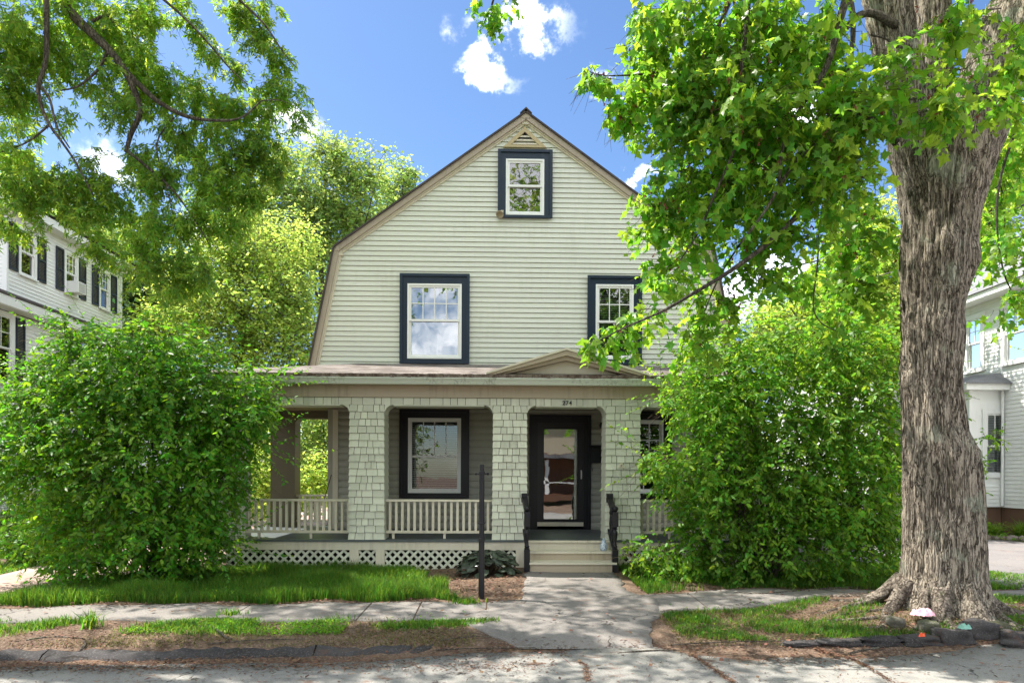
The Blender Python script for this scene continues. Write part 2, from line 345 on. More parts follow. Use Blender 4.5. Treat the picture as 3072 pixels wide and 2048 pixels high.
def npmesh(name, v, f, m, parent=None, kind=None, smooth=False):
    me = bpy.data.meshes.new(name); k = f.shape[1]
    me.vertices.add(len(v)); me.vertices.foreach_set('co', np.ascontiguousarray(v, dtype=np.float32).ravel())
    me.loops.add(f.size); me.loops.foreach_set('vertex_index', f.astype(np.int32).ravel())
    me.polygons.add(len(f)); me.polygons.foreach_set('loop_start', np.arange(0, f.size, k, dtype=np.int32))
    try: me.polygons.foreach_set('loop_total', np.full(len(f), k, dtype=np.int32))
    except Exception: pass
    if smooth: me.polygons.foreach_set('use_smooth', np.ones(len(f), bool))
    me.materials.append(m); me.update(calc_edges=True)
    o = bpy.data.objects.new(name, me); COL.objects.link(o)
    if parent is not None: o.parent = parent; o.location = -wloc(parent)
    if kind: o['kind'] = kind
    return o
xs = np.unique(np.concatenate([np.linspace(-400, -20, 20), np.linspace(-20, -8, 25), np.arange(-8, 8.5, .12), np.linspace(8.6, 20, 25), np.linspace(20, 400, 20)]))
ys = np.unique(np.concatenate([np.linspace(-300, 4, 30), np.arange(4, 12.2, .12), np.linspace(12.4, 40, 50), np.linspace(42, 500, 25)]))
gridmesh('ground', xs, ys, soil)
lx = np.unique(np.concatenate([np.linspace(-300, -10, 20), np.arange(-10, 10, .25), np.linspace(10, 300, 20)]))
lawn = gridmesh('lawn_ground', lx, np.unique(np.concatenate([np.arange(12.6, 20, .5), np.linspace(20, 400, 20)])), lawnb, .01)
def strip(name, us, fa, fb, m, off, nb=8, along='x', parent=None, kind='structure', skirt=.02):
    v = []; f = []
    for u in us:
        a, b = fa(u), fb(u)
        for j in range(-1, nb+2):
            t = min(max(j/nb, 0), 1); q = a+(b-a)*t
            x, y = (u, q) if along == 'x' else (q, u)
            v.append((x, y, H(x, y)+off-(skirt if j in (-1, nb+1) else 0)))
    n = nb+3
    for i in range(len(us)-1):
        for j in range(n-1): f.append((i*n+j, (i+1)*n+j, (i+1)*n+j+1, i*n+j+1))
    return npmesh(name, np.array(v), np.array(f), m, parent, kind, False)
def wob(x, s, a): return a*mnoise.noise(Vector((x*s, 3.7, 1.1)))+a*.4*mnoise.noise(Vector((x*s*4, 9.7, 1.1)))
edge_street = [(-30, 6.45), (-6, 6.45), (-3.5, 6.42), (-1, 6.58), (.2, 6.85), (1.7, 6.85), (2.4, 6.6), (4, 6.62), (5, 6.85), (8, 6.85), (30, 6.85)]
strip('street', np.unique(np.concatenate([np.linspace(-120, -9, 12), np.arange(-9, 9, .15), np.linspace(9, 120, 12)])), lambda x: -4.5, lambda x: lerp(edge_street, x)+wob(x, 1.2, .12), streetm, .006, 24)
far_e = [(-40, 8.3), (-5.8, 8.35), (-3.7, 8.58), (-.5, 8.7), (2.1, 9.05), (3, 9.3), (4.5, 9.45), (7, 9.4), (40, 9.4)]
near_e = [(-40, 7.6), (-5.8, 7.67), (-.5, 7.7), (1.5, 7.75), (2.1, 8.1), (3, 8.2), (4.3, 8.65), (5.2, 8.9), (7, 9.0), (40, 8.9)]
sw = thing('sidewalk', 'cracked grey asphalt sidewalk', None, (0, 0, 0)); del sw['label']; sw['kind'] = 'structure'
cuts = [-40, -9.5, -6.2, -3.05, -1.55, -.92, -.1, 2.6, 4.6, 8, 40]
for i in range(len(cuts)-1):
    a, b = cuts[i]+.008, cuts[i+1]-.008
    n = max(6, min(40, int((b-a)/.12)))
    sk = .25*(random.random()-.5)
    strip('sidewalk_slab', np.linspace(a, b, n), lambda x: lerp(near_e, x)+wob(x, 1.5, .10), lambda x: lerp(far_e, x)+wob(x+9, 1.7, .12), walkm, .009+.004*random.random(), 6, parent=sw, kind=None)
wl_ = [(6.86, .22), (7.2, -.05), (7.66, -.42), (8.0, -.3), (8.8, .36), (10.92, .50)]
wr_ = [(6.86, 1.56), (7.2, 1.68), (7.7, 1.80), (8.5, 2.1), (9.0, 1.98), (9.4, 1.80), (10.92, 1.93)]
strip('front_walk', np.arange(6.84, 10.94, .1), lambda y: lerp(wl_, y)+wob(y, 3, .07), lambda y: lerp(wr_, y)+wob(y+4, 3, .09), walkm, .016, 14, 'y')
strip('left_driveway', np.concatenate([np.arange(6.9, 13, .2), np.linspace(13, 34, 12)]), lambda y: lerp([(6.9, -14), (9.5, -11), (10.3, -7.7), (12, -7.9), (34, -8.2)], y), lambda y: lerp([(6.9, -9), (8.3, -7.4), (8.9, -6.5), (10.3, -5.55), (11.6, -5.35), (34, -5.4)], y), pinkd, .02, 10, 'y')
strip('right_driveway', np.concatenate([np.arange(6.9, 17.2, .25), np.linspace(17.3, 34, 10)]), lambda y: lerp([(6.9, 8.2), (10, 7.3), (11.5, 6.2), (34, 6.0)], y), lambda y: lerp([(6.9, 13), (14, 13), (16.4, 12.4), (17.2, 11.4), (18, 10.2), (34, 9.9)], y), drivem, .02, 10, 'y')
# ------------------------------------------------------------------ main house
YW, YF, YG, YR = 13.85, 11.54, 11.2, 14.3
house = thing('gambrel_house', 'sage green gambrel house with shingled front porch and number 274', 'house', (.6, YW, .1))
FL = .561
PK = at(1578, 334, 13.73); BRK = at(1003, 738, 13.73); BOT = at(922, 1110, 13.73)
cxh = PK.x; hb = cxh-BRK.x; hbot = cxh-BOT.x; zp, zb, z0g = PK.z, BRK.z, BOT.z-.12
def halfw(z, off=0):
    if z >= zb: return max(0, hb*(zp-z)/(zp-zb)-off*1.35)
    return hb+(hbot-hb)*(zb-z)/(zb-z0g)-off
# near-black body behind the boards; its colour draws the gaps' shadow lines
prof = [(cxh-halfw(z0g, .16), z0g), (cxh+halfw(z0g, .16), z0g), (cxh+halfw(zb, .14), zb-.06), (cxh, zp-.14), (cxh-halfw(zb, .14), zb-.06)]
MB().prism(prof, YW+.16, 24).build('upper_body', inner, house)
Box('lower_body', inner, house, -3.24+.02, 4.47, YW+.16, 24, .1, z0g+.05)
# side walls
for s_ in (-1, 1):
    xw = -3.26 if s_ < 0 else 4.49
    Box('side_wall', porchw, house, min(xw, xw+.12*-s_*-1) if s_ < 0 else xw-.02, xw+.10 if s_ < 0 else xw+.02, YW+.02, 24.01, .1, z0g+.25)
class Win: pass
def winrect(x0, x1, y0, y1, fx0, fx1, fy0, fy1, rail):
    w_ = Win(); xm = (x0+x1)/2; ym = (y0+y1)/2
    w_.x0 = X(x0, YW, ym); w_.x1 = X(x1, YW, ym); w_.z1 = Z(y0, YW, xm); w_.z0 = Z(y1, YW, xm)
    w_.fx0 = X(fx0, YW, ym); w_.fx1 = X(fx1, YW, ym); w_.fz1 = Z(fy0, YW, xm); w_.fz0 = Z(fy1, YW, xm); w_.rail = Z(rail, YW, xm)
    return w_
W2L = winrect(1203, 1406, 826, 1090, 1223, 1385, 853, 1077, 964)
W2R = winrect(1764, 1921, 832, 1094, 1786, 1899, 855, 1079, 968)
WA = winrect(1496.5, 1654, 455.5, 655.5, 1517.5, 1632, 480.5, 648, 562)
W1L = winrect(1202, 1405, 1232, 1492, 1225, 1383, 1254, 1478, 1371)
W1R = winrect(1852, 2010, 1237, 1494, 1874, 1988, 1260, 1479, 1374)
DR = winrect(1590, 1769, 1248, 1588, 1612, 1750, 1268, 1577, 1500)
def cutboards(name, z, dz, xa0, xb0, xa1, xb1, holes, m, parent, y, lip=.014, log=False, maxlen=None):
    segs = [(xa0, xb0, xa1, xb1)]
    for h in holes:
        mz0, mz1 = h.fz0+.02, h.fz1-.02
        if z < mz1 and z+dz > mz0:
            hx0, hx1 = (h.x0+h.fx0)/2, (h.x1+h.fx1)/2; new = []
            for s_ in segs:
                if s_[1] <= hx0 or s_[0] >= hx1: new.append(s_); continue
                if s_[0] < hx0: new.append((s_[0], hx0, s_[2], hx0))
                if s_[1] > hx1: new.append((hx1, s_[1], hx1, s_[3]))
            segs = new
    for a0, b0, a1, b1 in segs:
        if b0-a0 < .03: continue
        b1 = max(b1, a1+.001)
        mb = MB(); t0 = y-lip*1.35; t1 = y-.002
        if log: # rounded board
            k = 4; vs = []; 
            for i in range(k+1):
                u = i/k; yy = y-.003-lip*math.sin(math.pi*min(1, .12+u*.88)); zz = z+dz*u*.98
                xa = a0+(a1-a0)*u; xb = b0+(b1-b0)*u; vs += [(xa, yy, zz), (xb, yy, zz)]
            vs += [(a0, y+.02, z), (b0, y+.02, z), (a1, y+.02, z+dz*.98), (b1, y+.02, z+dz*.98)]
            n = 2*(k+1); fs = [(2*i, 2*i+1, 2*i+3, 2*i+2) for i in range(k)]+[(n, n+1, 1, 0), (2*k, 2*k+1, n+3, n+2)]
            mb.add(vs, fs)
        else:
            mb.hexa([(a0, t0, z), (b0, t0, z), (b0, y+.03, z), (a0, y+.03, z), (a1, t1-.002, z+dz*.945), (b1, t1-.002, z+dz*.945), (b1, y+.03, z+dz*.945), (a1, y+.03, z+dz*.945)])
        mb.build(name, m, parent)
gw = thing('gable_wall', None, None, (.6, YW, z0g)); gw.parent = house; gw.location = Vector((.6, YW, z0g))-wloc(house)
PITCH = 15.02*YW/FN
z = z0g+.02
while z < zp-.12:
    hw0 = halfw(z, .10); hw1 = max(.0, halfw(z+PITCH, .10))
    cutboards('clapboard', z, PITCH, cxh-hw0, cxh+hw0, cxh-hw1, cxh+hw1, [W2L, W2R, WA], sage, gw, YW, .019)
    z += PITCH
pw = thing('porch_wall', None, None, (.6, YW, FL)); pw.parent = house; pw.location = Vector((.6, YW, FL))-wloc(house)
z = FL; PW = .1385
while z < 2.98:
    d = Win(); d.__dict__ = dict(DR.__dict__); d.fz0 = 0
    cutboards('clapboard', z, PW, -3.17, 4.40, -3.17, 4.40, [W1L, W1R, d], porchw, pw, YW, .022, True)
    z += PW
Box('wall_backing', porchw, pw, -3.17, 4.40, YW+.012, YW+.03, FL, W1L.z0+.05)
Box('corner_board', cream, house, -3.27, -3.165, YW-.03, YW+.09, FL, 2.95)
Box('corner_board', cream, house, 4.395, 4.50, YW-.03, YW+.09, FL, 2.95)
# windows: casing with jambs, sash frame, muntins, pane, what hangs inside
def window(w_, m_case, grid_top, grid_bot, behind, parent=house, m_frame=white, pane=None, name='window', Y=None, door=False):
    Y = Y or YW
    e = thing(name, None, None, ((w_.x0+w_.x1)/2, Y, w_.z0)); e.parent = parent; e.location = Vector(((w_.x0+w_.x1)/2, Y, w_.z0))-wloc(parent)
    P1, P0 = Y-.045, Y-.062
    for a, b, c, d, nm in ((w_.x0, w_.fx0, w_.z0, w_.z1, 'side_casing'), (w_.fx1, w_.x1, w_.z0, w_.z1, 'side_casing'), (w_.fx0, w_.fx1, w_.fz1, w_.z1, 'head_casing'), (w_.fx0, w_.fx1, w_.z0, w_.fz0, 'sill')):
        if d-c < .02: continue
        Box(nm, m_case, e, a, b, P1, Y+.15, c, d)
    # raised outer moulding
    o = .02; mo = MB()
    mo.box(w_.x0-o, w_.x0+.035, P0-.012, P1-.001, w_.z0-.01, w_.z1+o); mo.box(w_.x1-.035, w_.x1+o, P0-.012, P1-.001, w_.z0-.01, w_.z1+o); mo.box(w_.x0+.035, w_.x1-.035, P0-.012, P1-.001, w_.z1-.035, w_.z1+o)
    if not door: mo.box(w_.x0+.035, w_.x1-.035, P0-.022, P1-.001, w_.z0-.012, w_.z0+.035)
    mo.build('outer_moulding', m_case, e)
    if door: return e
    fw = .035
    fr = MB(); fr.box(w_.fx0, w_.fx0+fw, Y-.055, Y+.06, w_.fz0, w_.fz1); fr.box(w_.fx1-fw, w_.fx1, Y-.055, Y+.06, w_.fz0, w_.fz1)
    fr.box(w_.fx0+fw, w_.fx1-fw, Y-.055, Y+.06, w_.fz1-fw, w_.fz1); fr.box(w_.fx0+fw, w_.fx1-fw, Y-.06, Y+.06, w_.fz0, w_.fz0+fw*1.1)
    fr.build('frame', m_frame, e)
    for (za, zb_, yo, grid) in ((w_.rail-.005, w_.fz1-fw, -.012, grid_top), (w_.fz0+fw*1.1, w_.rail+.035, .016, grid_bot)):
        a, b = w_.fx0+fw, w_.fx1-fw; q = .042; ys_ = Y+yo-.022
        s_ = MB(); s_.box(a, a+q, ys_, ys_+.03, za, zb_); s_.box(b-q, b, ys_, ys_+.03, za, zb_); s_.box(a+q, b-q, ys_, ys_+.03, za, za+q*(1.0 if yo < 0 else 1.2)); s_.box(a+q, b-q, ys_, ys_+.03, zb_-q, zb_)
        s_.build('sash', m_frame, e)
        nx_, nz_ = grid
        if nx_ > 1 or nz_ > 1:
            mu = MB()
            for i in range(1, nx_): xx = a+q+(b-a-2*q)*i/nx_; mu.box(xx-.009, xx+.009, ys_+.004, ys_+.012, za+q, zb_-q)
            for i in range(1, nz_): zz = za+q+(zb_-za-2*q)*i/nz_; mu.box(a+q, b-q, ys_+.005, ys_+.011, zz-.009, zz+.009)
            mu.build('muntin', m_frame, e)
        MB().add([(a+q, ys_+.017, za+q), (b-q, ys_+.017, za+q), (b-q, ys_+.017, zb_-q), (a+q, ys_+.017, zb_-q)], [(0, 1, 2, 3)]).build('pane', pane or pane_m, e)
    a, b = w_.fx0+fw, w_.fx1-fw
    if behind == 'blind':
        bl = MB(); zz = w_.fz0+.06
        while zz < w_.fz1-.04:
            bl.add([(a+.01, Y+.075, zz), (b-.01, Y+.075, zz), (b-.01, Y+.10, zz+.022), (a+.01, Y+.10, zz+.022)], [(0, 1, 2, 3)]); zz += .045
        bl.build('blind', blindm, e)
    if behind == 'curtain': Box('curtain', curt, e, a, b, Y+.07, Y+.075, w_.fz0+.03, w_.fz1-.02)
    return e
window(W2L, navy, (4, 2), (1, 1), 'curtain', pane=panehi_m)
window(W2R, navy, (3, 2), (2, 1), 'blind')
window(WA, navy, (1, 1), (1, 1), None)
window(W1L, blackp, (4, 1), (1, 1), 'blind')
window(W1R, blackp, (3, 2), (2, 1), None)
window(DR, blackp, (1, 1), (1, 1), None, door=True, name='door_surround')
# storm door
dr = thing('storm_door', None, None, (DR.fx0, YW, FL)); dr.parent = house; dr.location = Vector((DR.fx0, YW, FL))-wloc(house)
gx0, gx1 = X(1628, YW, 1420), X(1735, YW, 1420); gz1, gz0 = Z(1284, YW, 1680), Z(1559, YW, 1680); zt = DR.fz1; zk = Z(1565, YW, 1680)
dm = paint('charcoal_door_paint', (.022, .02, .024), .35, (.06, .05, .05), .2, .1, .02)
s_ = MB(); s_.box(DR.fx0, gx0, YW-.035, YW+.01, zk, zt); s_.box(gx1, DR.fx1, YW-.035, YW+.01, zk, zt); s_.box(gx0, gx1, YW-.035, YW+.01, gz1, zt); s_.box(gx0, gx1, YW-.035, YW+.01, zk, gz0)
s_.build('door_frame', dm, dr)
s_ = MB()
for a, b, c, d in ((gx0, gx0+.02, gz0, gz1), (gx1-.02, gx1, gz0, gz1), (gx0+.02, gx1-.02, gz1-.02, gz1), (gx0+.02, gx1-.02, gz0, gz0+.02)): s_.box(a, b, YW-.045, YW-.036, c, d)
s_.build('glass_stop', blackp, dr)
MB().add([(gx0, YW-.012, gz0), (gx1, YW-.012, gz0), (gx1, YW-.012, gz1), (gx0, YW-.012, gz1)], [(0, 1, 2, 3)]).build('pane', doorg, dr)
Box('kick_plate', cream, dr, DR.fx0, DR.fx1, YW-.05, YW+.01, Z(1577, YW, 1680), zk)
Box('threshold', greyfl, dr, DR.fx0, DR.fx1, YW-.045, YW+.01, FL, Z(1577, YW, 1680)-.002)
hz = Z(1423, YW, 1740); hx = X(1743, YW, 1423)
hm = MB(); hm.box(hx-.012, hx+.012, YW-.046, YW-.036, hz-.09, hz+.09); hm.box(hx-.008, hx+.008, YW-.085, YW-.046, hz+.04, hz+.055); hm.box(hx-.008, hx+.008, YW-.085, YW-.046, hz-.055, hz-.04); hm.box(hx-.009, hx+.009, YW-.097, YW-.085, hz-.07, hz+.07)
hm.build('handle', metalm, dr)
bd = thing('front_door', None, None, (DR.fx0, YW+.1, FL)); bd.parent = house; bd.location = Vector((DR.fx0, YW+.1, FL))-wloc(house)
Box('door_slab', brownb, bd, DR.fx0, DR.fx1, YW+.09, YW+.14, FL, zt)
for i in range(2):
    for j in range(3):
        a = gx0+.03+i*(gx1-gx0)/2; zz = FL+.25+j*.62
        Box('door_panel', brownb, bd, a+.02, a+(gx1-gx0)/2-.07, YW+.075, YW+.089, zz, zz+.5)
# gable vent
vt = thing('gable_vent', None, None, (X(1574, YW, 420), YW, Z(444, YW, 1574))); vt.parent = house; vt.location = Vector((X(1574, YW, 420), YW, Z(444, YW, 1574)))-wloc(house)
A = (X(1574.5, YW, 385), Z(384, YW, 1574)); B = (X(1509, YW, 444), Z(444.5, YW, 1509)); C = (X(1639.5, YW, 444), Z(444.5, YW, 1639))
bz = min(B[1], C[1]); tt = .085
def tri_in(A, B, C, t): # inner triangle
    g = Vector(((A[0]+B[0]+C[0])/3, (A[1]+B[1]+C[1])/3)); return [(g.x+(p[0]-g.x)*(1-t), g.y+(p[1]-g.y)*(1-t)) for p in (A, B, C)]
I = tri_in(A, (B[0], bz), (C[0], bz), .36); O_ = [A, (B[0], bz), (C[0], bz)]
for i in range(3):
    j = (i+1) % 3; MB().prism([O_[i], O_[j], I[j], I[i]], YW-.055, YW+.0).build('vent_frame', ventm, vt)
MB().prism(I, YW-.019, YW-.017).build('vent_shade_plate', inner, vt)  # near-black plate stands in for the shade behind the louvers
for k in range(3):
    zz = I[1][1]+(I[0][1]-I[1][1])*(.04+k*.27); hwid = (I[2][0]-I[1][0])/2*(1-(.04+k*.27))*.98; cxv = (I[1][0]+I[2][0])/2
    MB().hexa([(cxv-hwid, YW-.045, zz), (cxv+hwid, YW-.045, zz), (cxv+hwid, YW-.022, zz+.03), (cxv-hwid, YW-.022, zz+.03), (cxv-hwid*.9, YW-.045, zz+.012), (cxv+hwid*.9, YW-.045, zz+.012), (cxv+hwid*.9, YW-.022, zz+.045), (cxv-hwid*.9, YW-.022, zz+.045)]).build('louver', cream, vt)
# gambrel roof and rakes
def roofseg(p, q, t=.07, name='roof_slope', m=rooft, y0=13.70, y1=24.4):
    d = Vector((q[0]-p[0], q[1]-p[1])).normalized(); n = Vector((-d.y, d.x))
    if n.y < 0: n = -n
    MB().prism([p, q, (q[0]+n.x*t, q[1]+n.y*t), (p[0]+n.x*t, p[1]+n.y*t)], y0, y1).build(name, m, house)
pk = (cxh, zp-.03); 
for s_ in (-1, 1):
    bk = (cxh+s_*hb, zb-.02); bt = (cxh+s_*hbot, z0g-.02)
    roofseg(bk, (pk[0], pk[1]), .035); roofseg(bt, bk, .035)
    # rake boards just below the roof edge
    for (p, q, nm) in ((bk, pk, 'rake_board'), (bt, bk, 'rake_board')):
        d = Vector((q[0]-p[0], q[1]-p[1])).normalized(); n = Vector((-d.y, d.x)); n = n if n.y < 0 else -n
        if abs(n.y) < .5: n = Vector((-s_*abs(n.x), n.y))
        if (nm == 'rake_board') and p == bt: n = Vector((-s_*abs(d.y), abs(d.x)*(1 if False else -1)*0+(-abs(d.x)) if False else 0)).normalized()
        for t0, t1, ya, mm in ((0, .10, 13.735, rakem), (.102, .125, 13.775, cream), (.127, .155, 13.80, cream)):
            MB().prism([(p[0]+n.x*t0, p[1]+n.y*t0), (q[0]+n.x*t0, q[1]+n.y*t0), (q[0]+n.x*t1, q[1]+n.y*t1), (p[0]+n.x*t1, p[1]+n.y*t1)], ya, YW-.02 if t0 < .1 else YW).build(nm if t0 == 0 else 'rake_trim', mm, house)
MB().prism([(cxh-.11, zp-.06), (cxh, zp+.035), (cxh+.11, zp-.06), (cxh+.12, zp-.045), (cxh, zp+.07), (cxh-.12, zp-.045)], 13.69, 24.4).build('ridge_cap', rooft, house)
for gx, gz, gr_ in ((cxh, zp-.16, .085), (cxh-hb+.09, zb-.10, .075), (cxh+hb-.09, zb-.10, .075)):
    MB().prism([(gx-gr_, gz-gr_*.9), (gx+gr_, gz-gr_*.9), (gx+gr_*.4, gz+gr_), (gx-gr_*.4, gz+gr_)], 13.77, YW+.1).build('rake_joint_block', cream, house)
MB().prism([(cxh-.12, zp-.135), (cxh+.12, zp-.135), (cxh+.03, zp-.03), (cxh-.03, zp-.03)], 13.728, 24.3).build('ridge_beam', rakem, house)
for s_ in (-1, 1): MB().prism([(cxh+s_*(hb-.10), zb-.09), (cxh+s_*(hb-.015), zb-.09), (cxh+s_*(hb-.03), zb+.0), (cxh+s_*(hb-.08), zb+.03)][::s_], 13.728, 24.3).build('break_beam', rakem, house)
MB().prism([(cxh-.3, zp-.42), (cxh+.3, zp-.42), (cxh, zp-.12)], YW+.005, YW+.14).build('peak_panel', sage, house)
# porch ---------------------------------------------------------
XL, XR = -4.84, 4.50
Box('porch_floor', greyfl, house, XL-.03, XR+.03, YF-.04, YW-.02, FL-.035, FL)
Box('side_porch_floor', greyfl, house, XL-.03, -3.28, YW-.02, YR+.3, FL-.035, FL)
stx0, stx1 = X(1585, 11.5, 1620), X(1833, 11.3, 1650)
zsk = Z(1649, YF, 1300)
for a, b in ((XL-.02, stx0-.01), (stx1+.01, XR+.02)):
    Box('skirt_board', cream, house, a, b, YF-.012, YF+.03, zsk, FL-.037)
posts = [(X(626, YF, 1680), X(648, YF, 1680)), (X(1049, YF, 1680), X(1076, YF, 1680)), (X(1127, YF, 1680), X(1154, YF, 1680)), (X(1547, YF, 1680), stx0-.01), (stx1+.01, X(1868, YF, 1680)), (XR-.14, XR+.02)]
zlb = Z(1714, YF, 1300)
for a, b in posts: Box('skirt_post', cream, house, a, b, YF-.010, YF+.03, 0.0, zsk)
for a, b in ((posts[0][1], posts[1][0]), (posts[1][1], posts[2][0]), (posts[2][1], posts[3][0]), (posts[4][1], posts[5][0])):
    Box('skirt_base_board', cream, house, a, b, YF-.008, YF+.03, -.03, zlb)
    lp = thing('lattice_panel', None, None, ((a+b)/2, YF, zlb)); lp.parent = house; lp.location = Vector(((a+b)/2, YF, zlb))-wloc(house)
    Hh = zsk-zlb; pit = .142; wd = .040
    for dirn in (1, -1):
        c = -Hh-pit
        while c < (b-a)+Hh+pit:
            # line x = c + dirn*t, z = t
            pts_ = []
            t0, t1 = 0, Hh
            if dirn == 1: t0 = max(t0, -c); t1 = min(t1, (b-a)-c)
            else: t0 = max(t0, c-(b-a)); t1 = min(t1, c)
            if t1-t0 > .04:
                yy = YF+(.012 if dirn == 1 else .021)
                MB().bar((a+c+dirn*t0, yy, zlb+t0), (a+c+dirn*t1, yy, zlb+t1), wd, .008).build('lattice_slat', shing, lp)
            c += pit
    Box('crawl_space_shade_sheet', inner, lp, a, b, YF+.5, YF+.52, -.03, zsk)  # near-black sheet stands in for the shade under the porch
# columns with shingles, built to the photograph's courses
cols = [(XL, -4.25), (X(1047, YF), X(1153, YF)), (X(1477.5, YF), X(1581, YF)), (X(1816.5, YF), X(1920.5, YF)), (3.91, XR)]
ZFR0, ZFR1 = Z(1216, YF), Z(1194, YF)   # shingled frieze
rows = 19; rowh = (ZFR0-FL)/rows
nsh = [0]
def shingle_face(par, fn, z0_, z1_, y, lip=.024, wmin=.085, wmax=.19, first=None):
    # fn(z) -> x0,x1
    a0, b0 = fn(z0_); a1, b1 = fn(z1_); x = a0
    ws = []
    while x < b0-.001:
        w_ = random.uniform(wmin, wmax)
        if b0-(x+w_) < wmin*.7: w_ = b0-x
        ws.append((x, min(x+w_, b0))); x += w_
    for i, (p, q) in enumerate(ws):
        u0 = (p-a0)/(b0-a0); u1 = (q-a0)/(b0-a0); g = .0045
        p1 = a1+(b1-a1)*u0; q1 = a1+(b1-a1)*u1
        dz_ = random.uniform(-.004, .004); dl = random.uniform(-.003, .003)
        ga = 0 if i == 0 else g; gb = 0 if i == len(ws)-1 else g
        MB().hexa([(p+ga, y-lip+dl, z0_+dz_), (q-gb, y-lip+dl, z0_+dz_), (q-gb, y+.01, z0_+dz_), (p+ga, y+.01, z0_+dz_), (p1+ga, y-.003, z1_-.004), (q1-gb, y-.003, z1_-.004), (q1-gb, y+.01, z1_-.004), (p1+ga, y+.01, z1_-.004)]).build('shingle', shing, par)
        nsh[0] += 1
darksh = porchw
for ci, (a, b) in enumerate(cols):
    pc = thing('porch_column', None, None, ((a+b)/2, YF+.24, FL)); pc.parent = house; pc.location = Vector(((a+b)/2, YF+.24, FL))-wloc(house)
    MB().box(a+.016, b-.016, YF+.005, YF+.46, FL, ZFR0).build('column_core', dimw, pc)  # core coloured dark to act as shadow between the shingles
    sd = MB()      # stepped shingle courses on the other three sides
    for r_ in range(rows):
        za, zc = FL+r_*rowh, FL+(r_+1)*rowh
        fl_ = .010*(1-r_/rows)
        for s2 in (-1, 1):
            xo = (a-fl_) if s2 < 0 else (b+fl_)
            xi = a+.02 if s2 < 0 else b-.02
            sd.hexa([(min(xo, xi), YF, za), (max(xo, xi), YF, za), (max(xo, xi), YF+.47, za), (min(xo, xi), YF+.47, za),
                     (min(xo, xi)+(.013 if s2 < 0 else 0), YF, zc), (max(xo, xi)-(.013 if s2 > 0 else 0), YF, zc), (max(xo, xi)-(.013 if s2 > 0 else 0), YF+.47, zc), (min(xo, xi)+(.013 if s2 < 0 else 0), YF+.47, zc)])
        if r_ < rows-1 or True:
            fn = lambda zz, a=a, b=b, fl_=fl_, za=za: (a-fl_+(.012 if zz > za+.001 else 0), b+fl_-(.012 if zz > za+.001 else 0))
            shingle_face(pc, fn, za, zc, YF)
    sd.build('side_shingle_courses', shing, pc, kind='stuff')
# beam above with rounded arch corners, frieze shingles, fascia, gutter
bm = thing('porch_beam', None, None, (0, YF, ZFR0)); bm.parent = house; bm.location = Vector((0, YF, ZFR0))-wloc(house)
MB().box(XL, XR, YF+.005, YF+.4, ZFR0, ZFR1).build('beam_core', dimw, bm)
shingle_face(bm, lambda z_: (XL, XR), ZFR0, ZFR1, YF, .014, .09, .24)
for i in range(4):
    a, b = cols[i][1], cols[i+1][0]
    r_ = .15
    for s2, xx in ((1, a), (-1, b)):
        poly = [(xx, ZFR0)]+[(xx+s2*(r_-r_*math.sin(t)), ZFR0-r_+r_*math.cos(t)) for t in np.linspace(0, math.pi/2, 8)]
        if s2 < 0: poly = poly[::-1]
        MB().prism(poly, YF-.006, YF+.4).build('arch_corner', shing, bm)
    Box('arch_trim', shing, bm, a+r_, b-r_, YF-.010, YF+.39, ZFR0-.018, ZFR0-.001)
ZG0, ZG1 = Z(1153, YG), Z(1134, YG)
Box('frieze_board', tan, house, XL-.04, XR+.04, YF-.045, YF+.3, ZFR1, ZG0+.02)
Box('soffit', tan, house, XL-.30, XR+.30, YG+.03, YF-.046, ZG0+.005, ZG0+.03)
# ogee gutter
gp = [(YG+.10, ZG0), (YG+.03, ZG0), (YG+.0, ZG0+.05), (YG-.02, ZG1-.03), (YG-.035, ZG1-.012), (YG-.035, ZG1), (YG-.022, ZG1), (YG-.012, ZG1-.02), (YG+.10, ZG0+.06)]
MB().prismx(gp, XL-.36, XR+.36).build('gutter', gutterm, house)
Box('fascia', cream, house, XL-.33, XR+.33, YG+.101, YG+.13, ZG0+.03, ZG1+.03)
# porch roof (hipped at the left and right)
RZ0 = ZG1+.055; RZ1 = 3.885
ex0, ex1 = XL-.36, XR+.36
MB().add([(ex0, YG-.02, RZ0), (ex1, YG-.02, RZ0), (3.9, YW-.02, RZ1), (-2.78, YW-.02, RZ1), (ex0, YR+.6, RZ0), (-3.0, YR+.6, RZ1-.06), (ex1, YW+.5, RZ0)],
         [(0, 1, 2, 3), (0, 3, 5, 4), (1, 6, 2)]).build('porch_roof', roofm, house)
ed = MB(); n_ = 150
for i in range(n_):
    a = ex0+(ex1-ex0)*i/n_; b = ex0+(ex1-ex0)*(i+1)/n_; t_ = random.uniform(-.012, .006)
    ed.box(a, b-.002, YG-.03+t_, YG+.05, RZ0-.055+random.uniform(-.004, .004), RZ0+random.uniform(.0, .006))
ed.build('roof_edge', grime, house)
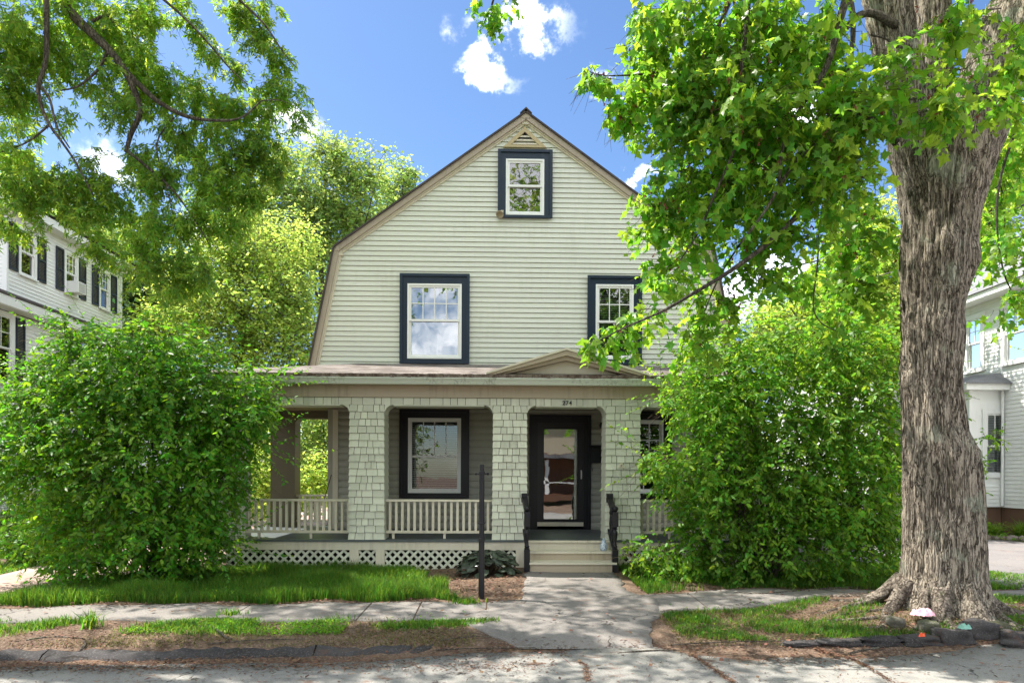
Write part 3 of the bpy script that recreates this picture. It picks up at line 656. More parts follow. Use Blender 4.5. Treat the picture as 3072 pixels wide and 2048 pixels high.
# small pediment over the steps
pa = at(1699, 1051, YG+.02); pl = at(1458, 1133, YG+.02); pr = at(1944, 1133, YG+.02)
pd = thing('pediment', None, None, (pa.x, YG, pl.z)); pd.parent = house; pd.location = Vector((pa.x, YG, pl.z))-wloc(house)
A = (pa.x, pa.z); B = (pl.x, RZ0+.0); C = (pr.x, RZ0+.0)
def inset(P, q, t): return (P[0]+(q[0]-P[0])*t, P[1]+(q[1]-P[1])*t)
for s2, E in ((1, B), (-1, C)):
    d = Vector((A[0]-E[0], A[1]-E[1])).normalized(); up = Vector((0, 1)); 
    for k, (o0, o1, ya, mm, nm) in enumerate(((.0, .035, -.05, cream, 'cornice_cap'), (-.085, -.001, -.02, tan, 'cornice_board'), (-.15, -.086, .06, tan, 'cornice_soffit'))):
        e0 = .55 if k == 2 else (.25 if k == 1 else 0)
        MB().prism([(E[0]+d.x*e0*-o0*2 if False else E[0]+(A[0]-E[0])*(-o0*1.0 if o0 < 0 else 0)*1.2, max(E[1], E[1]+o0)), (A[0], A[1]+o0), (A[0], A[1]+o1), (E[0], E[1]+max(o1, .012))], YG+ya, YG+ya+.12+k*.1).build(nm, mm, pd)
MB().prism([(B[0]+.3, B[1]), (C[0]-.3, C[1]), (A[0], A[1]-.1)], YG+.22, YG+.24).build('tympanum', cream, pd)
MB().add([(B[0], YG-.05, B[1]+.015), (A[0], YG-.05, A[1]+.037), (A[0], YG+2.3, A[1]+.037), (B[0], YG+.3, B[1]+.02), (C[0], YG-.05, C[1]+.015), (C[0], YG+.3, C[1]+.02)], [(0, 1, 2, 3), (1, 4, 5, 2)]).build('pediment_roof', roofm, pd)
# porch ceiling and side porch
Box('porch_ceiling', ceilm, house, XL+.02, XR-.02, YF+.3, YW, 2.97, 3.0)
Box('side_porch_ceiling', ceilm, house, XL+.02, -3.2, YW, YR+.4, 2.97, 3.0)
rc = (X(812, YR, 1300)-.12, X(885, YR, 1300))
MB().box(rc[0]+.12, rc[1], YR, YR+.4, FL, 2.97).build('rear_column', dimw, house)
zr = Z(1254, YR, 900)
r_ = .13
MB().prism([(rc[1], 2.97), (rc[1], zr-r_)]+[(rc[1]+r_-r_*math.cos(t), zr-r_+r_*math.sin(t)) for t in np.linspace(0, math.pi/2, 7)]+[(-3.26, zr), (-3.26, 2.97)], YR+.01, YR+.35).build('rear_beam', dimw, house)
Box('side_beam', dimw, house, XL, XL+.35, YF+.46, YR, ZFR0, 2.97)
# railings
def railing(a, b, y, lab=None, legs=(.22, .5, .78), step=.1045, phase=.05):
    rl = thing('porch_railing', None, None, ((a+b)/2, y, FL)); rl.parent = house; rl.location = Vector(((a+b)/2, y, FL))-wloc(house)
    zt_ = 1.232
    MB().prismx([(y-.05, zt_-.02), (y-.05, zt_-.038), (y+.05, zt_-.038), (y+.05, zt_-.02), (y+.02, zt_), (y-.02, zt_)], a, b).build('top_rail', cream, rl)
    Box('bottom_rail', cream, rl, a, b, y-.035, y+.035, .655, .697)
    x = a+phase
    while x < b-.03:
        Box('baluster', cream, rl, x, x+.042, y-.02, y+.02, .697, zt_-.038); x += step
    for t in legs: Box('rail_foot', cream, rl, a+(b-a)*t-.02, a+(b-a)*t+.02, y-.02, y+.02, FL, .655)
railing(cols[0][1]+.0, cols[1][0], YF+.2, legs=(.13, .62))
railing(cols[1][1], cols[2][0], YF+.2, legs=(.07, .55))
railing(cols[3][1], cols[4][0], YF+.2, legs=(.38, .8))
railing(rc[1], -3.27, YR+.12, legs=(.5,))
# steps
stp = thing('front_steps', None, None, ((stx0+stx1)/2, 11, .1)); stp.parent = house; stp.location = Vector(((stx0+stx1)/2, 11, .1))-wloc(house)
lev = [(FL, 11.48), (.404, 11.22), (.261, 10.93)]
for i, (zz, yy) in enumerate(lev):
    nxt = lev[i+1][0] if i < 2 else .10
    dx = .0 if i == 0 else .03
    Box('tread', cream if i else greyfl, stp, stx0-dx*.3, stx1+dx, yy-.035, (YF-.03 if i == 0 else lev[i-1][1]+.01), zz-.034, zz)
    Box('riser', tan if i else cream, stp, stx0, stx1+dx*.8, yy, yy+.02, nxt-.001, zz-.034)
Box('tread_nosing', cream, stp, stx0, stx1, 11.435, 11.445, FL-.034, FL+.001)
# stair rails: turned black newel, sloping hand rail and a spindle
def stair_rail(xn, xt, newx):
    sr = thing('stair_railing', None, None, (xn, 10.95, .1)); sr.parent = house; sr.location = Vector((xn, 10.95, .1))-wloc(house)
    nw = MB(); w2 = .047
    nw.box(xn-w2, xn+w2, 10.9, 10.9+2*w2, .06, .46)
    nw.lathe((xn, 10.9+w2, .46), [(0, .04), (.02, .046), (.035, .03), (.05, .045), (.065, .03), (.13, .024), (.24, .04), (.28, .042), (.32, .026), (.335, .042), (.35, .028), (.37, .04)], 14)
    nw.box(xn-w2, xn+w2, 10.9, 10.9+2*w2, .83, 1.07)
    nw.lathe((xn, 10.9+w2, 1.07), [(0, .02), (.01, .035), (.03, .05), (.055, .052), (.08, .04), (.095, .012)], 14)
    nw.build('newel_post', blackp, sr)
    MB().hexa([(newx-.04, 10.96, 1.02), (newx+.04, 10.96, 1.02), (xt+.045, 11.52, 1.26), (xt-.045, 11.52, 1.26), (newx-.04, 10.96, 1.10), (newx+.04, 10.96, 1.10), (xt+.045, 11.52, 1.335), (xt-.045, 11.52, 1.335)]).build('hand_rail', blackp, sr)
    MB().hexa([(newx-.025, 10.98, .44), (newx+.025, 10.98, .44), (xt+.025, 11.52, .70), (xt-.025, 11.52, .70), (newx-.025, 10.98, .49), (newx+.025, 10.98, .49), (xt+.025, 11.52, .75), (xt-.025, 11.52, .75)]).build('lower_rail', blackp, sr)
    for k in (.35, .7):
        xx = newx+(xt-newx)*k; yy = 10.96+.56*k; zz = .47+.26*k
        MB().lathe((xx, yy, zz), [(0, .018), (.06, .02), (.09, .012), (.2, .024), (.34, .012), (.38, .022), (.42, .014), (.58, .018)], 10).build('spindle', blackp, sr)
    Box('rail_end_block', blackp, sr, xt-.05, xt+.05, 11.42, 11.535, 1.20, 1.35)
stair_rail(X(1581, 10.95, 1600), X(1573, 11.5, 1490), X(1581, 10.95, 1600))
stair_rail(X(1845, 10.95, 1600), X(1828, 11.5, 1490), X(1842, 10.95, 1600))
# house number
FONT = None
def text_mesh(txt, size, loc, m, name, parent, ext=.004):
    cu = bpy.data.curves.new(name, 'FONT'); cu.body = txt; cu.size = size; cu.extrude = ext; cu.offset = .0016; cu.align_x = 'CENTER'; cu.space_character = 1.25
    o = bpy.data.objects.new(name, cu); COL.objects.link(o)
    dg = bpy.context.evaluated_depsgraph_get(); me = bpy.data.meshes.new_from_object(o.evaluated_get(dg)); bpy.data.objects.remove(o)
    me.materials.clear(); me.materials.append(m)
    o = bpy.data.objects.new(name, me); COL.objects.link(o); o.rotation_euler = (R(90), 0, 0); o.parent = parent; o.location = Vector(loc)-wloc(parent)
    return o
for ch, px_ in (('2', 1691), ('7', 1701), ('4', 1711)):
    text_mesh(ch, .098, (X(px_, YF, 1207), YF-.022, Z(1214.5, YF, 1700)), blackp, 'house_number', house)
# things on the house
mbx = thing('mailbox', 'small black wall mailbox with a paper hook, right of the front door', 'mailbox', (X(1786, YW, 1360), YW-.06, Z(1390, YW, 1786)))
x0, x1, zb0, zt0 = X(1770, YW, 1360), X(1802, YW, 1360), Z(1389, YW, 1786), Z(1345, YW, 1786)
MB().prismx([(YW-.17, zb0), (YW-.03, zb0), (YW-.03, zt0+.05), (YW-.08, zt0+.045), (YW-.16, zt0)], x0, x1).build('box_body', blackp, mbx)
MB().prismx([(YW-.185, zt0-.03), (YW-.175, zt0-.03), (YW-.168, zt0+.0), (YW-.08, zt0+.055), (YW-.03, zt0+.062), (YW-.03, zt0+.072), (YW-.085, zt0+.066), (YW-.182, zt0+.008)], x0-.008, x1+.008).build('lid', blackp, mbx)
MB().tube([(x0+.03, YW-.06, zb0), (x0+.03, YW-.07, zb0-.12), (x0+.035, YW-.12, zb0-.16), (x0+.04, YW-.14, zb0-.10)], .005, 6).build('paper_hook', blackp, mbx)
MB().box((x0+x1)/2-.03, (x0+x1)/2+.03, YW-.176, YW-.172, zt0+.0, zt0+.008).build('latch_plate', metalm, mbx)
wlmp = thing('porch_light', 'dark round porch wall light beside the door, half behind a shingled column', 'wall light', (X(1806, YW, 1277), YW-.06, Z(1290, YW, 1806)))
MB().lathe((X(1806, YW, 1277), YW-.10, Z(1288, YW, 1806)), [(0, .03), (.02, .06), (.08, .075), (.13, .05), (.15, .02)], 14).build('lamp_shade', blackp, wlmp)
Box('bracket', cream, wlmp, X(1801, YW, 1277), X(1811, YW, 1277), YW-.06, YW-.028, Z(1290, YW, 1806), Z(1268, YW, 1806))
fl = at(1500, 645, YW-.1)
flt = thing('floodlight', 'round weathered floodlight at the lower left corner of the attic window', 'floodlight', fl)
q = MB().lathe((0, 0, 0), [(0, .022), (.04, .03), (.09, .05), (.14, .078), (.155, .08), (.15, .068), (.10, .04)], 18).build('lamp_head', tan, flt, True); q.location = (0.035, .02, .09); q.rotation_euler = (R(140), R(20), 0)
Box('bracket', cream, flt, fl.x+.02, fl.x+.07, fl.y+.0, YW-.03, fl.z+.06, fl.z+.1)
q = thing('doorbell_plaque', 'tiny pale relief plaque on the shingled column right of the steps', 'plaque', at(1864, 1395, YF-.02))
c_ = at(1864, 1395, YF-.02)
MB().prism([(c_.x-.05, c_.z-.045), (c_.x+.05, c_.z-.045), (c_.x+.05, c_.z-.03), (c_.x+.035, c_.z+.01), (c_.x, c_.z+.05), (c_.x-.035, c_.z+.01), (c_.x-.05, c_.z-.03)], c_.y-.012, c_.y+.01).build('plate', cream, q)
MB().lathe((c_.x, c_.y-.014, c_.z-.02), [(0, .012), (.02, .014), (.03, .008)], 8).build('relief_figure', tan, q)
orn = thing('glazed_ornament', 'small blue and white rounded ornament on the top step beside the right rail', 'ornament', (X(1812, 11.3, 1650), 11.32, .404))
MB().lathe((X(1812, 11.3, 1650), 11.32, .404), [(0, .045), (.01, .055), (.05, .064), (.10, .058), (.14, .042), (.17, .03), (.19, .022), (.2, .01)], 20).build('body', ornm, orn, True)
MB().lathe((X(1812, 11.3, 1650), 11.32, .60), [(0, .014), (.01, .018), (.02, .006)], 12).build('knob', ornm, orn, True)
# broom handle leaning at the rear
MB().tube([at(998, 1410, 14.0), at(972, 1500, 13.2)], .008, 6).build('broom_handle', twigm, None); tag(bpy.data.objects['broom_handle'], 'thin dark pole leaning at the rear corner of the side porch', 'pole')
# lamp post in the front bed
px0 = X(1445, 9.0, 1600); zg = H(px0, 9.0)
lpst = thing('lamp_post', 'bare black lamp post without a lamp, in front of the bronze-leaved plant', 'lamp post', (px0, 9, zg))
MB().lathe((px0, 9, zg), [(-.1, .040), (.75, .038), (.755, .044), (.79, .044), (.795, .034), (1.62, .0335), (1.64, .038), (1.67, .038), (1.675, .03), (Z(1393, 9)-zg, .028)], 14).build('pole', blackp, lpst)
MB().tube([(px0-.075, 9, Z(1421, 9)), (px0+.075, 9, Z(1421, 9))], .009, 8).build('cross_bar', blackp, lpst)
for s2 in (-1, 1): MB().lathe((px0+s2*.078, 9, Z(1421, 9)-.018), [(0, .004), (.006, .014), (.018, .018), (.03, .014), (.036, .004)], 10).build('ball_end', blackp, lpst)
MB().lathe((px0, 9, zg+.98), [(0, .046), (.01, .05), (.02, .046)], 12).build('collar', blackp, lpst)
# ------------------------------------------------------------------ neighbour houses
def side_house(name, label, xw, sgn, y0, y1, zlo, zhi, wins, boards=.115, bandname=None):
    pass
def clap_side(par, xw, sgn, y0, y1, z0, z1, m, holes=(), pitch=.115, nm='clapboard'):
    # boards on a wall whose normal is sgn*x
    z = z0
    while z < z1-.01:
        dz = min(pitch, z1-z); segs = [(y0, y1)]
        for (ha, hb_, hz0, hz1) in holes:
            if z < hz1 and z+dz > hz0:
                new = []
                for a, b in segs:
                    if b <= ha or a >= hb_: new.append((a, b)); continue
                    if a < ha: new.append((a, ha))
                    if b > hb_: new.append((hb_, b))
                segs = new
        for a, b in segs:
            if b-a < .03: continue
            MB().hexa([(xw+sgn*.018, a, z), (xw+sgn*.018, b, z), (xw-sgn*.02, b, z), (xw-sgn*.02, a, z), (xw+sgn*.002, a, z+dz*1.02), (xw+sgn*.002, b, z+dz*1.02), (xw-sgn*.02, b, z+dz*1.02), (xw-sgn*.02, a, z+dz*1.02)]).build(nm, m, par)
        z += pitch
def clap_front(par, y, x0, x1, z0, z1, m, holes=(), pitch=.115):
    z = z0
    while z < z1-.01:
        dz = min(pitch, z1-z); segs = [(x0, x1)]
        for (ha, hb_, hz0, hz1) in holes:
            if z < hz1 and z+dz > hz0:
                new = []
                for a, b in segs:
                    if b <= ha or a >= hb_: new.append((a, b)); continue
                    if a < ha: new.append((a, ha))
                    if b > hb_: new.append((hb_, b))
                segs = new
        for a, b in segs:
            if b-a > .03: MB().hexa([(a, y-.018, z), (b, y-.018, z), (b, y+.02, z), (a, y+.02, z), (a, y-.002, z+dz*1.02), (b, y-.002, z+dz*1.02), (b, y+.02, z+dz*1.02), (a, y+.02, z+dz*1.02)]).build('clapboard', m, par)
        z += pitch
def side_window(par, xw, sgn, ya, yb, za, zb_, cols_=2, rail=None, casing=.10, upper_grid=True, shutters=False, shw=.34, ac=False):
    e = thing('window', None, None, (xw, (ya+yb)/2, za)); e.parent = par; e.location = Vector((xw, (ya+yb)/2, za))-wloc(par)
    def bx(nm, m, o0, o1, a, b, c, d): Box(nm, m, e, min(xw+sgn*o0, xw+sgn*o1), max(xw+sgn*o0, xw+sgn*o1), a, b, c, d)
    c = casing; rail = rail or (za+zb_)/2
    fr = MB()
    for a, b, z0_, z1_ in ((ya-c, ya, za-c*.6, zb_+c), (yb, yb+c, za-c*.6, zb_+c), (ya, yb, zb_, zb_+c), (ya, yb, za-c*.6, za)):
        fr.box(min(xw-sgn*.1, xw+sgn*.045), max(xw-sgn*.1, xw+sgn*.045), a, b, z0_, z1_)
    fr.build('casing', white, e)
    bx('sill', white, .046, .09, ya-c-.02, yb+c+.02, za-c*.6-.03, za-c*.6+.01)
    for (z0_, z1_, o, grid) in ((rail, zb_, .02, True), (za, rail+.03, -.01, False)):
        s_ = MB(); q_ = .045
        for a, b, c0, c1 in ((ya, ya+q_, z0_, z1_), (yb-q_, yb, z0_, z1_), (ya+q_, yb-q_, z0_, z0_+q_), (ya+q_, yb-q_, z1_-q_, z1_)): s_.box(min(xw+sgn*o, xw+sgn*(o-.03)), max(xw+sgn*o, xw+sgn*(o-.03)), a, b, c0, c1)
        if grid and upper_grid:
            for i in range(1, cols_): yy = ya+(yb-ya)*i/cols_; s_.box(min(xw+sgn*(o-.01), xw+sgn*(o-.02)), max(xw+sgn*(o-.01), xw+sgn*(o-.02)), yy-.01, yy+.01, z0_+q_, z1_-q_)
            zz = (z0_+z1_)/2; s_.box(min(xw+sgn*(o-.011), xw+sgn*(o-.019)), max(xw+sgn*(o-.011), xw+sgn*(o-.019)), ya+q_, yb-q_, zz-.01, zz+.01)
        s_.build('sash', white, e)
        xx = xw+sgn*(o-.02)
        MB().add([(xx, ya, z0_), (xx, yb, z0_), (xx, yb, z1_), (xx, ya, z1_)], [(0, 1, 2, 3)]).build('pane', panehi_m if grid else pane_m, e)
    if shutters:
        for a, b in ((ya-c-.04-shw, ya-c-.04), (yb+c+.04, yb+c+.04+shw)):
            sh = thing('shutter', None, None, (xw, a, za)); sh.parent = par; sh.location = Vector((xw, a, za))-wloc(par)
            fm = MB(); X0, X1 = min(xw+sgn*.02, xw+sgn*.055), max(xw+sgn*.02, xw+sgn*.055)
            for p, q_, r1, r2 in ((a, a+.04, za-.03, zb_+.05), (b-.04, b, za-.03, zb_+.05), (a+.04, b-.04, za-.03, za+.03), (a+.04, b-.04, zb_-.01, zb_+.05), (a+.04, b-.04, (za+zb_)/2-.03, (za+zb_)/2+.03)): fm.box(X0, X1, p, q_, r1, r2)
            fm.build('shutter_frame', shutm, sh)
            lv = MB(); zz = za+.03
            while zz < zb_-.03:
                if abs(zz-(za+zb_)/2) > .04: lv.hexa([(xw+sgn*.022, a+.04, zz+.03), (xw+sgn*.022, b-.04, zz+.03), (xw+sgn*.05, b-.04, zz), (xw+sgn*.05, a+.04, zz), (xw+sgn*.022, a+.04, zz+.036), (xw+sgn*.022, b-.04, zz+.036), (xw+sgn*.05, b-.04, zz+.006), (xw+sgn*.05, a+.04, zz+.006)])
                zz += .042
            tag(lv.build('shutter_louvers', shutm, sh), kind='stuff')
    return (ya-.03, yb+.03, za-.03, zb_+.03)
def yat(px, xw):    # depth at which a wall x = xw is seen at native px column
    lo, hi = 5, 60
    for _ in range(50):
        mid = (lo+hi)/2
        p = (Vector((xw, mid, 1.65))-CAM); u = p.dot(Rv)/p.dot(Fv)*FN+1536
        if (u < px) == (xw < 0): lo = mid
        else: hi = mid
    return (lo+hi)/2
# left neighbour
XLW = -13.3
lh = thing('white_shuttered_house', 'tall white clapboard house with dark shutters, left of the green house', 'house', (XLW-4, 19, 0))
yc = yat(362, XLW); yfr = yat(14, XLW)
zba = Z(1003, yc, 362)          # top of skirt roof at the far corner
zev = Z(812, yc, 362)
def zl(py, px): return Z(py, yat(px, XLW), px)
uw = []
for (pa_, pb_, pt, pbm) in ((57, 98, 688, 822), (193, 224, 765, 880), (297, 321, 826, 930)):
    pm = (pa_+pb_)/2; uw.append((yat(pa_, XLW), yat(pb_, XLW), zl(pbm, pm), zl(pt, pm)))
zu0 = np.mean([u[2] for u in uw]); zu1 = np.mean([u[3] for u in uw])
uh = []
for i, u in enumerate(uw): uh.append(side_window(lh, XLW, 1, u[0], u[1], zu0, zu1, 3, casing=.09, shutters=True, shw=.36, rail=(zu0+zu1)/2))
clap_side(lh, XLW, 1, yfr+.1, yc-.1, zba, zev, whitesid, uh, .105)
Box('corner_board', white, lh, XLW-.02, XLW+.03, yc-.1, yc+.0, zba, zev)
Box('corner_board', white, lh, XLW-.1, XLW+.03, yfr, yfr+.1, zba, zev)
Box('upper_body', inner, lh, XLW-9, XLW-.1, yfr+.06, yc-.005, zba-.3, zev)
clap_front(lh, yfr+.02, XLW-9, XLW-.1, zba, zev, whitesid, (), .105)
lwz0, lwz1 = zl(1145, 20), zl(950, 20); ya_, yb_ = yat(-40, XLW), yat(38, XLW)
lwh = [side_window(lh, XLW, 1, yat(-62, XLW), yat(30, XLW), lwz0, lwz1, 3, casing=.12, shutters=True, shw=.36)]
y2 = yat(250, XLW); lwh.append(side_window(lh, XLW, 1, yat(200, XLW)+.9-.5, yat(200, XLW)+1.35, lwz0, lwz1, 3, casing=.12, shutters=True, shw=.36))
clap_side(lh, XLW, 1, 14, yc-.1, .5, zba-.55, whitesid, lwh, .105)
Box('lower_body', inner, lh, XLW-9, XLW-.1, 14, yc, 0, zba-.5)
Box('foundation', stonem, lh, XLW-8.9, XLW-.03, 14.02, yc, -.1, .5)
Box('corner_board', white, lh, XLW-.02, XLW+.03, yc-.1, yc+.0, .5, zba-.5)
clap_front(lh, 14.0, XLW-9, XLW+.0, .5, zba-.55, whitesid, (), .21)
# skirt roof between the storeys
MB().prism([(XLW-.02, zba+.02), (XLW+.42, zba-.20), (XLW+.42, zba-.24), (XLW-.02, zba-.1)], 13.6, yc+.25).build('skirt_roof', rooft, lh)
Box('skirt_fascia', white, lh, XLW+.36, XLW+.40, 13.6, yc+.25, zba-.50, zba-.242)
Box('skirt_soffit', white, lh, XLW-.02, XLW+.359, 13.6, yc+.25, zba-.52, zba-.50)
MB().prism([(XLW-9.5, zev-.02), (XLW+.38, zev-.02), (XLW+.38, zev+.20), (XLW-.05, zev+.24), (XLW-9.5, zev+.24)], yfr-.4, yc+.3).build('cornice', white, lh)
MB().prism([(XLW-9.6, zev+.245), (XLW+.45, zev+.245), (XLW-2.5, zev+.7), (XLW-9.6, zev+.75)], yfr-.5, yc+.4).build('upper_roof', rooft, lh)
# rear wing with low roof
MB().prism([(XLW-6, 0), (XLW-.3, 0), (XLW-.3, zba-1.15), (XLW-3, zba+.4), (XLW-6, zba-.8)], yc+.01, yc+6).build('rear_wing', whitesid, lh)
MB().prism([(XLW-3.1, zba+.42), (XLW+.35, zba-1.25), (XLW+.35, zba-1.13), (XLW-3.1, zba+.56)], yc-.0, yc+6.3).build('rear_wing_roof', tan, lh)
acp = Vector((XLW+.02, (uw[1][0]+uw[1][1])/2, zu0))
ac = thing('window_air_conditioner', 'boxy pale air conditioner sticking out of the middle top-floor window', 'air conditioner', acp)
MB().box(XLW-.05, XLW+.36, uw[1][0]+.06, uw[1][1]-.06, zu0+.02, zu0+.36).build('case', white, ac)
gr = MB()
for k in range(9): gr.box(XLW+.361, XLW+.368, uw[1][0]+.1, uw[1][1]-.1, zu0+.05+k*.032, zu0+.066+k*.032)
gr.build('grille', greyplast, ac)
# right neighbour
XRW = 13.6
rh = thing('white_bay_house', 'white clapboard house with a projecting bay, behind the big maple trunk', 'house', (XRW+4, 20, 0))
def zr_(py, px): return Z(py, yat(px, XRW), px)
w1 = (yat(2944, XRW), yat(2904, XRW)); w2 = (yat(3078, XRW), yat(3016, XRW))
zz0, zz1 = zr_(1107, 2924), zr_(957, 2924)
rhh = [side_window(rh, XRW, -1, w1[0], w1[1], zz0, zz1, 2, casing=.13), side_window(rh, XRW, -1, w2[0], w2[1], zz0, zz1, 2, casing=.13)]
zer = zr_(924, 2902)
ygb, ybb = 18.0, 20.6
clap_side(rh, XRW, -1, 13, 22, 4.0, zer, whitesid, rhh, .105)
clap_side(rh, XRW, -1, 13, 18.0, .85, 4.0, whitesid, (), .105)
Box('body', inner, rh, XRW+.1, XRW+9, 13.02, 30, .3, zer)
clap_front(rh, 13.0, XRW, XRW+9, .85, zer, whitesid, (), .21)
Box('foundation', foundm, rh, XRW+.02, XRW+8.9, 13.05, 30, -.1, .85)
MB().prism([(XRW-.45, zer-.0), (XRW+9.4, zer), (XRW+9.4, zer+.16), (XRW-.45, zer+.16)], 12.6, 22.4).build('cornice', white, rh)
MB().prism([(XRW-.5, zer+.165), (XRW+9.5, zer+.165), (XRW+4.5, zer+3.2)], 12.5, 22.5).build('roof', greyroof, rh)
Box('rear_wing', whitesid, rh, 12.45, XRW+8, 21.6, 30, .2, 5.9)
MB().prism([(12.1, 5.9), (20, 5.9), (16, 8.4)], 21.3, 30.3).build('rear_wing_roof', white, rh)
bx0, bx1, zbt = X(2905, 18, 1300), 13.6, Z(1172, 18, 2980)
bay = thing('bay', None, None, ((bx0+bx1)/2, 18, .85)); bay.parent = rh; bay.location = Vector(((bx0+bx1)/2, 18, .85))-wloc(rh)
gwx0, gwx1, gwz0, gwz1 = X(2958, 18, 1300), X(3010, 18, 1300), Z(1421, 18, 2980), Z(1241, 18, 2980)
for (a, b, c, d) in ((bx0, gwx0, .85, zbt), (gwx1, bx1, .85, zbt), (gwx0, gwx1, gwz1, zbt), (gwx0, gwx1, .85, gwz0)): Box('bay_wall', white, bay, a, b, 18.0, 18.1, c, d)
clap_front(bay, 17.985, X(2918, 18, 1300), X(3024, 18, 1300), .87, Z(1455, 18, 2980), whitesid, (), .105)
Box('bay_body', inner, bay, bx0+.03, bx1, 18.14, 20.5, .85, zbt)
Box('bay_side_wall', white, bay, bx0-.01, bx0+.02, 18.1, 20.5, .85, zbt)
for a in (bx0, X(3026, 18, 1300)): Box('corner_pilaster', white, bay, a, a+.10, 17.96, 18.0, .85, zbt)
fr = MB()
for a, b, c, d in ((gwx0-.12, gwx0, gwz0-.1, gwz1+.12), (gwx1, gwx1+.12, gwz0-.1, gwz1+.12), (gwx0, gwx1, gwz1, gwz1+.12), (gwx0, gwx1, gwz0-.1, gwz0)): fr.box(a, b, 17.95, 18.0, c, d)
fr.build('window_casing', white, bay)
rl_ = Z(1340, 18, 2980)
for (c, d, o) in ((rl_, gwz1, 0), (gwz0, rl_+.04, .03)):
    s_ = MB(); q_ = .045
    for a, b, e0, e1 in ((gwx0, gwx0+q_, c, d), (gwx1-q_, gwx1, c, d), (gwx0+q_, gwx1-q_, c, c+q_), (gwx0+q_, gwx1-q_, d-q_, d)): s_.box(a, b, 17.985+o, 18.01+o, e0, e1)
    if o == 0: s_.box((gwx0+gwx1)/2-.01, (gwx0+gwx1)/2+.01, 17.99, 18.0, c, d); 
    s_.build('window_sash', white, bay)
    MB().add([(gwx0, 18.0+o, c), (gwx1, 18.0+o, c), (gwx1, 18.0+o, d), (gwx0, 18.0+o, d)], [(0, 1, 2, 3)]).build('window_pane', pane_m, bay)
bl = MB(); zz = gwz0+.03
while zz < gwz1-.02: bl.add([(gwx0, 18.07, zz), (gwx1, 18.07, zz), (gwx1, 18.09, zz+.03), (gwx0, 18.09, zz+.03)], [(0, 1, 2, 3)]); zz += .045
bl.build('window_blind', blindm, bay)
Box('bay_cornice', white, bay, bx0-.25, bx1+.0, 17.72, 20.7, zbt, zbt+.17)
MB().add([(bx0-.3, 17.66, zbt+.172), (bx1+.2, 17.66, zbt+.172), (bx1, 18.1, zbt+.5), (bx0+.5, 18.5, zbt+.5), (bx0-.3, 20.8, zbt+.172), (bx1, 20.8, zbt+.5)], [(0, 1, 2, 3), (0, 3, 5, 4)]).build('bay_roof', greyroof, bay)
MB().box(bx0-.3, bx1+.2, 17.64, 17.67, zbt+.15, zbt+.178).build('bay_roof_edge', greyroof, bay)
Box('bay_foundation', foundm, bay, bx0+.05, bx1, 18.05, 20.5, -.1, .85)
MB().tube([(13.52, 17.9, .9), (13.52, 17.9, zbt)], .035, 8).build('downspout', white, rh)
# ------------------------------------------------------------------ foliage machinery
def nrm(a): return a/np.maximum(np.linalg.norm(a, axis=-1, keepdims=True), 1e-9)
T_OVAL = (np.array([(0, 0, 0), (.24, .30, .05), (.20, .68, .04), (0, 1, -.05), (-.20, .68, .04), (-.24, .30, .05)]), np.array([(0, 1, 2, 3), (0, 3, 4, 5)]))
def kite(ang, l, w_):
    c, s = math.cos(ang), math.sin(ang); P = [(0, 0), (w_, l*.45), (0, l), (-w_, l*.45)]
    return [(x*c+y*s, -x*s+y*c, (.04 if i in (1, 3) else (-.10*l if i == 2 else 0))) for i, (x, y) in enumerate(P)]
T_SILV = (np.array(kite(0, 1, .13)+kite(.85, .8, .11)+kite(-.85, .8, .11)), np.array([(0, 1, 2, 3), (4, 5, 6, 7), (8, 9, 10, 11)]))
_h = [(.30, -.10), (.24, .12), (.58, .34), (.27, .46), (.20, .62)]
_o = [(0, .0, .03)]+[(x, y, -.02 if i in (0, 2) else .03) for i, (x, y) in enumerate(_h)]+[(0, 1, -.12)]+[(-x, y, -.02 if i in (4, 2) else .03) for i, (x, y) in enumerate(_h[::-1])]
_v = [(0, .28, .05)]+_o; _n = len(_o)
T_MAPLE = (np.array(_v), np.array([(0, 1+i, 1+(i+1) % _n) for i in range(_n)]))
T_SIMPLE = (np.array([(0, 0, 0), (.32, .45, .06), (0, 1, -.06), (-.32, .45, .06)]), np.array([(0, 1, 2, 3)]))
def leaves_geo(c, t, n, s, T):
    t = nrm(t); n = n-t*np.sum(n*t, -1, keepdims=True); n = nrm(n); b = np.cross(t, n)
    V, F = T; v = c[:, None]+s[:, None, None]*(V[None, :, 0, None]*b[:, None]+V[None, :, 1, None]*t[:, None]+V[None, :, 2, None]*n[:, None])
    f = F[None]+(np.arange(len(c))*len(V))[:, None, None]
    return v.reshape(-1, 3), f.reshape(-1, F.shape[1])
def twig_geo(a, b, r0):
    d = nrm(b-a); u = nrm(np.cross(d, np.array([.3, .2, .93]))); w_ = np.cross(d, u)
    rings = []
    for p, r in ((a, r0), (b, r0*.4)):
        for k in range(3):
            an = 2*math.pi*k/3; rings.append(p+(u*math.cos(an)+w_*math.sin(an))*r[:, None])
    v = np.stack(rings, 1).reshape(-1, 3); base = (np.arange(len(a))*6)[:, None, None]
    F = np.array([(0, 1, 4, 3), (1, 2, 5, 4), (2, 0, 3, 5)])
    return v, (F[None]+base).reshape(-1, 4)
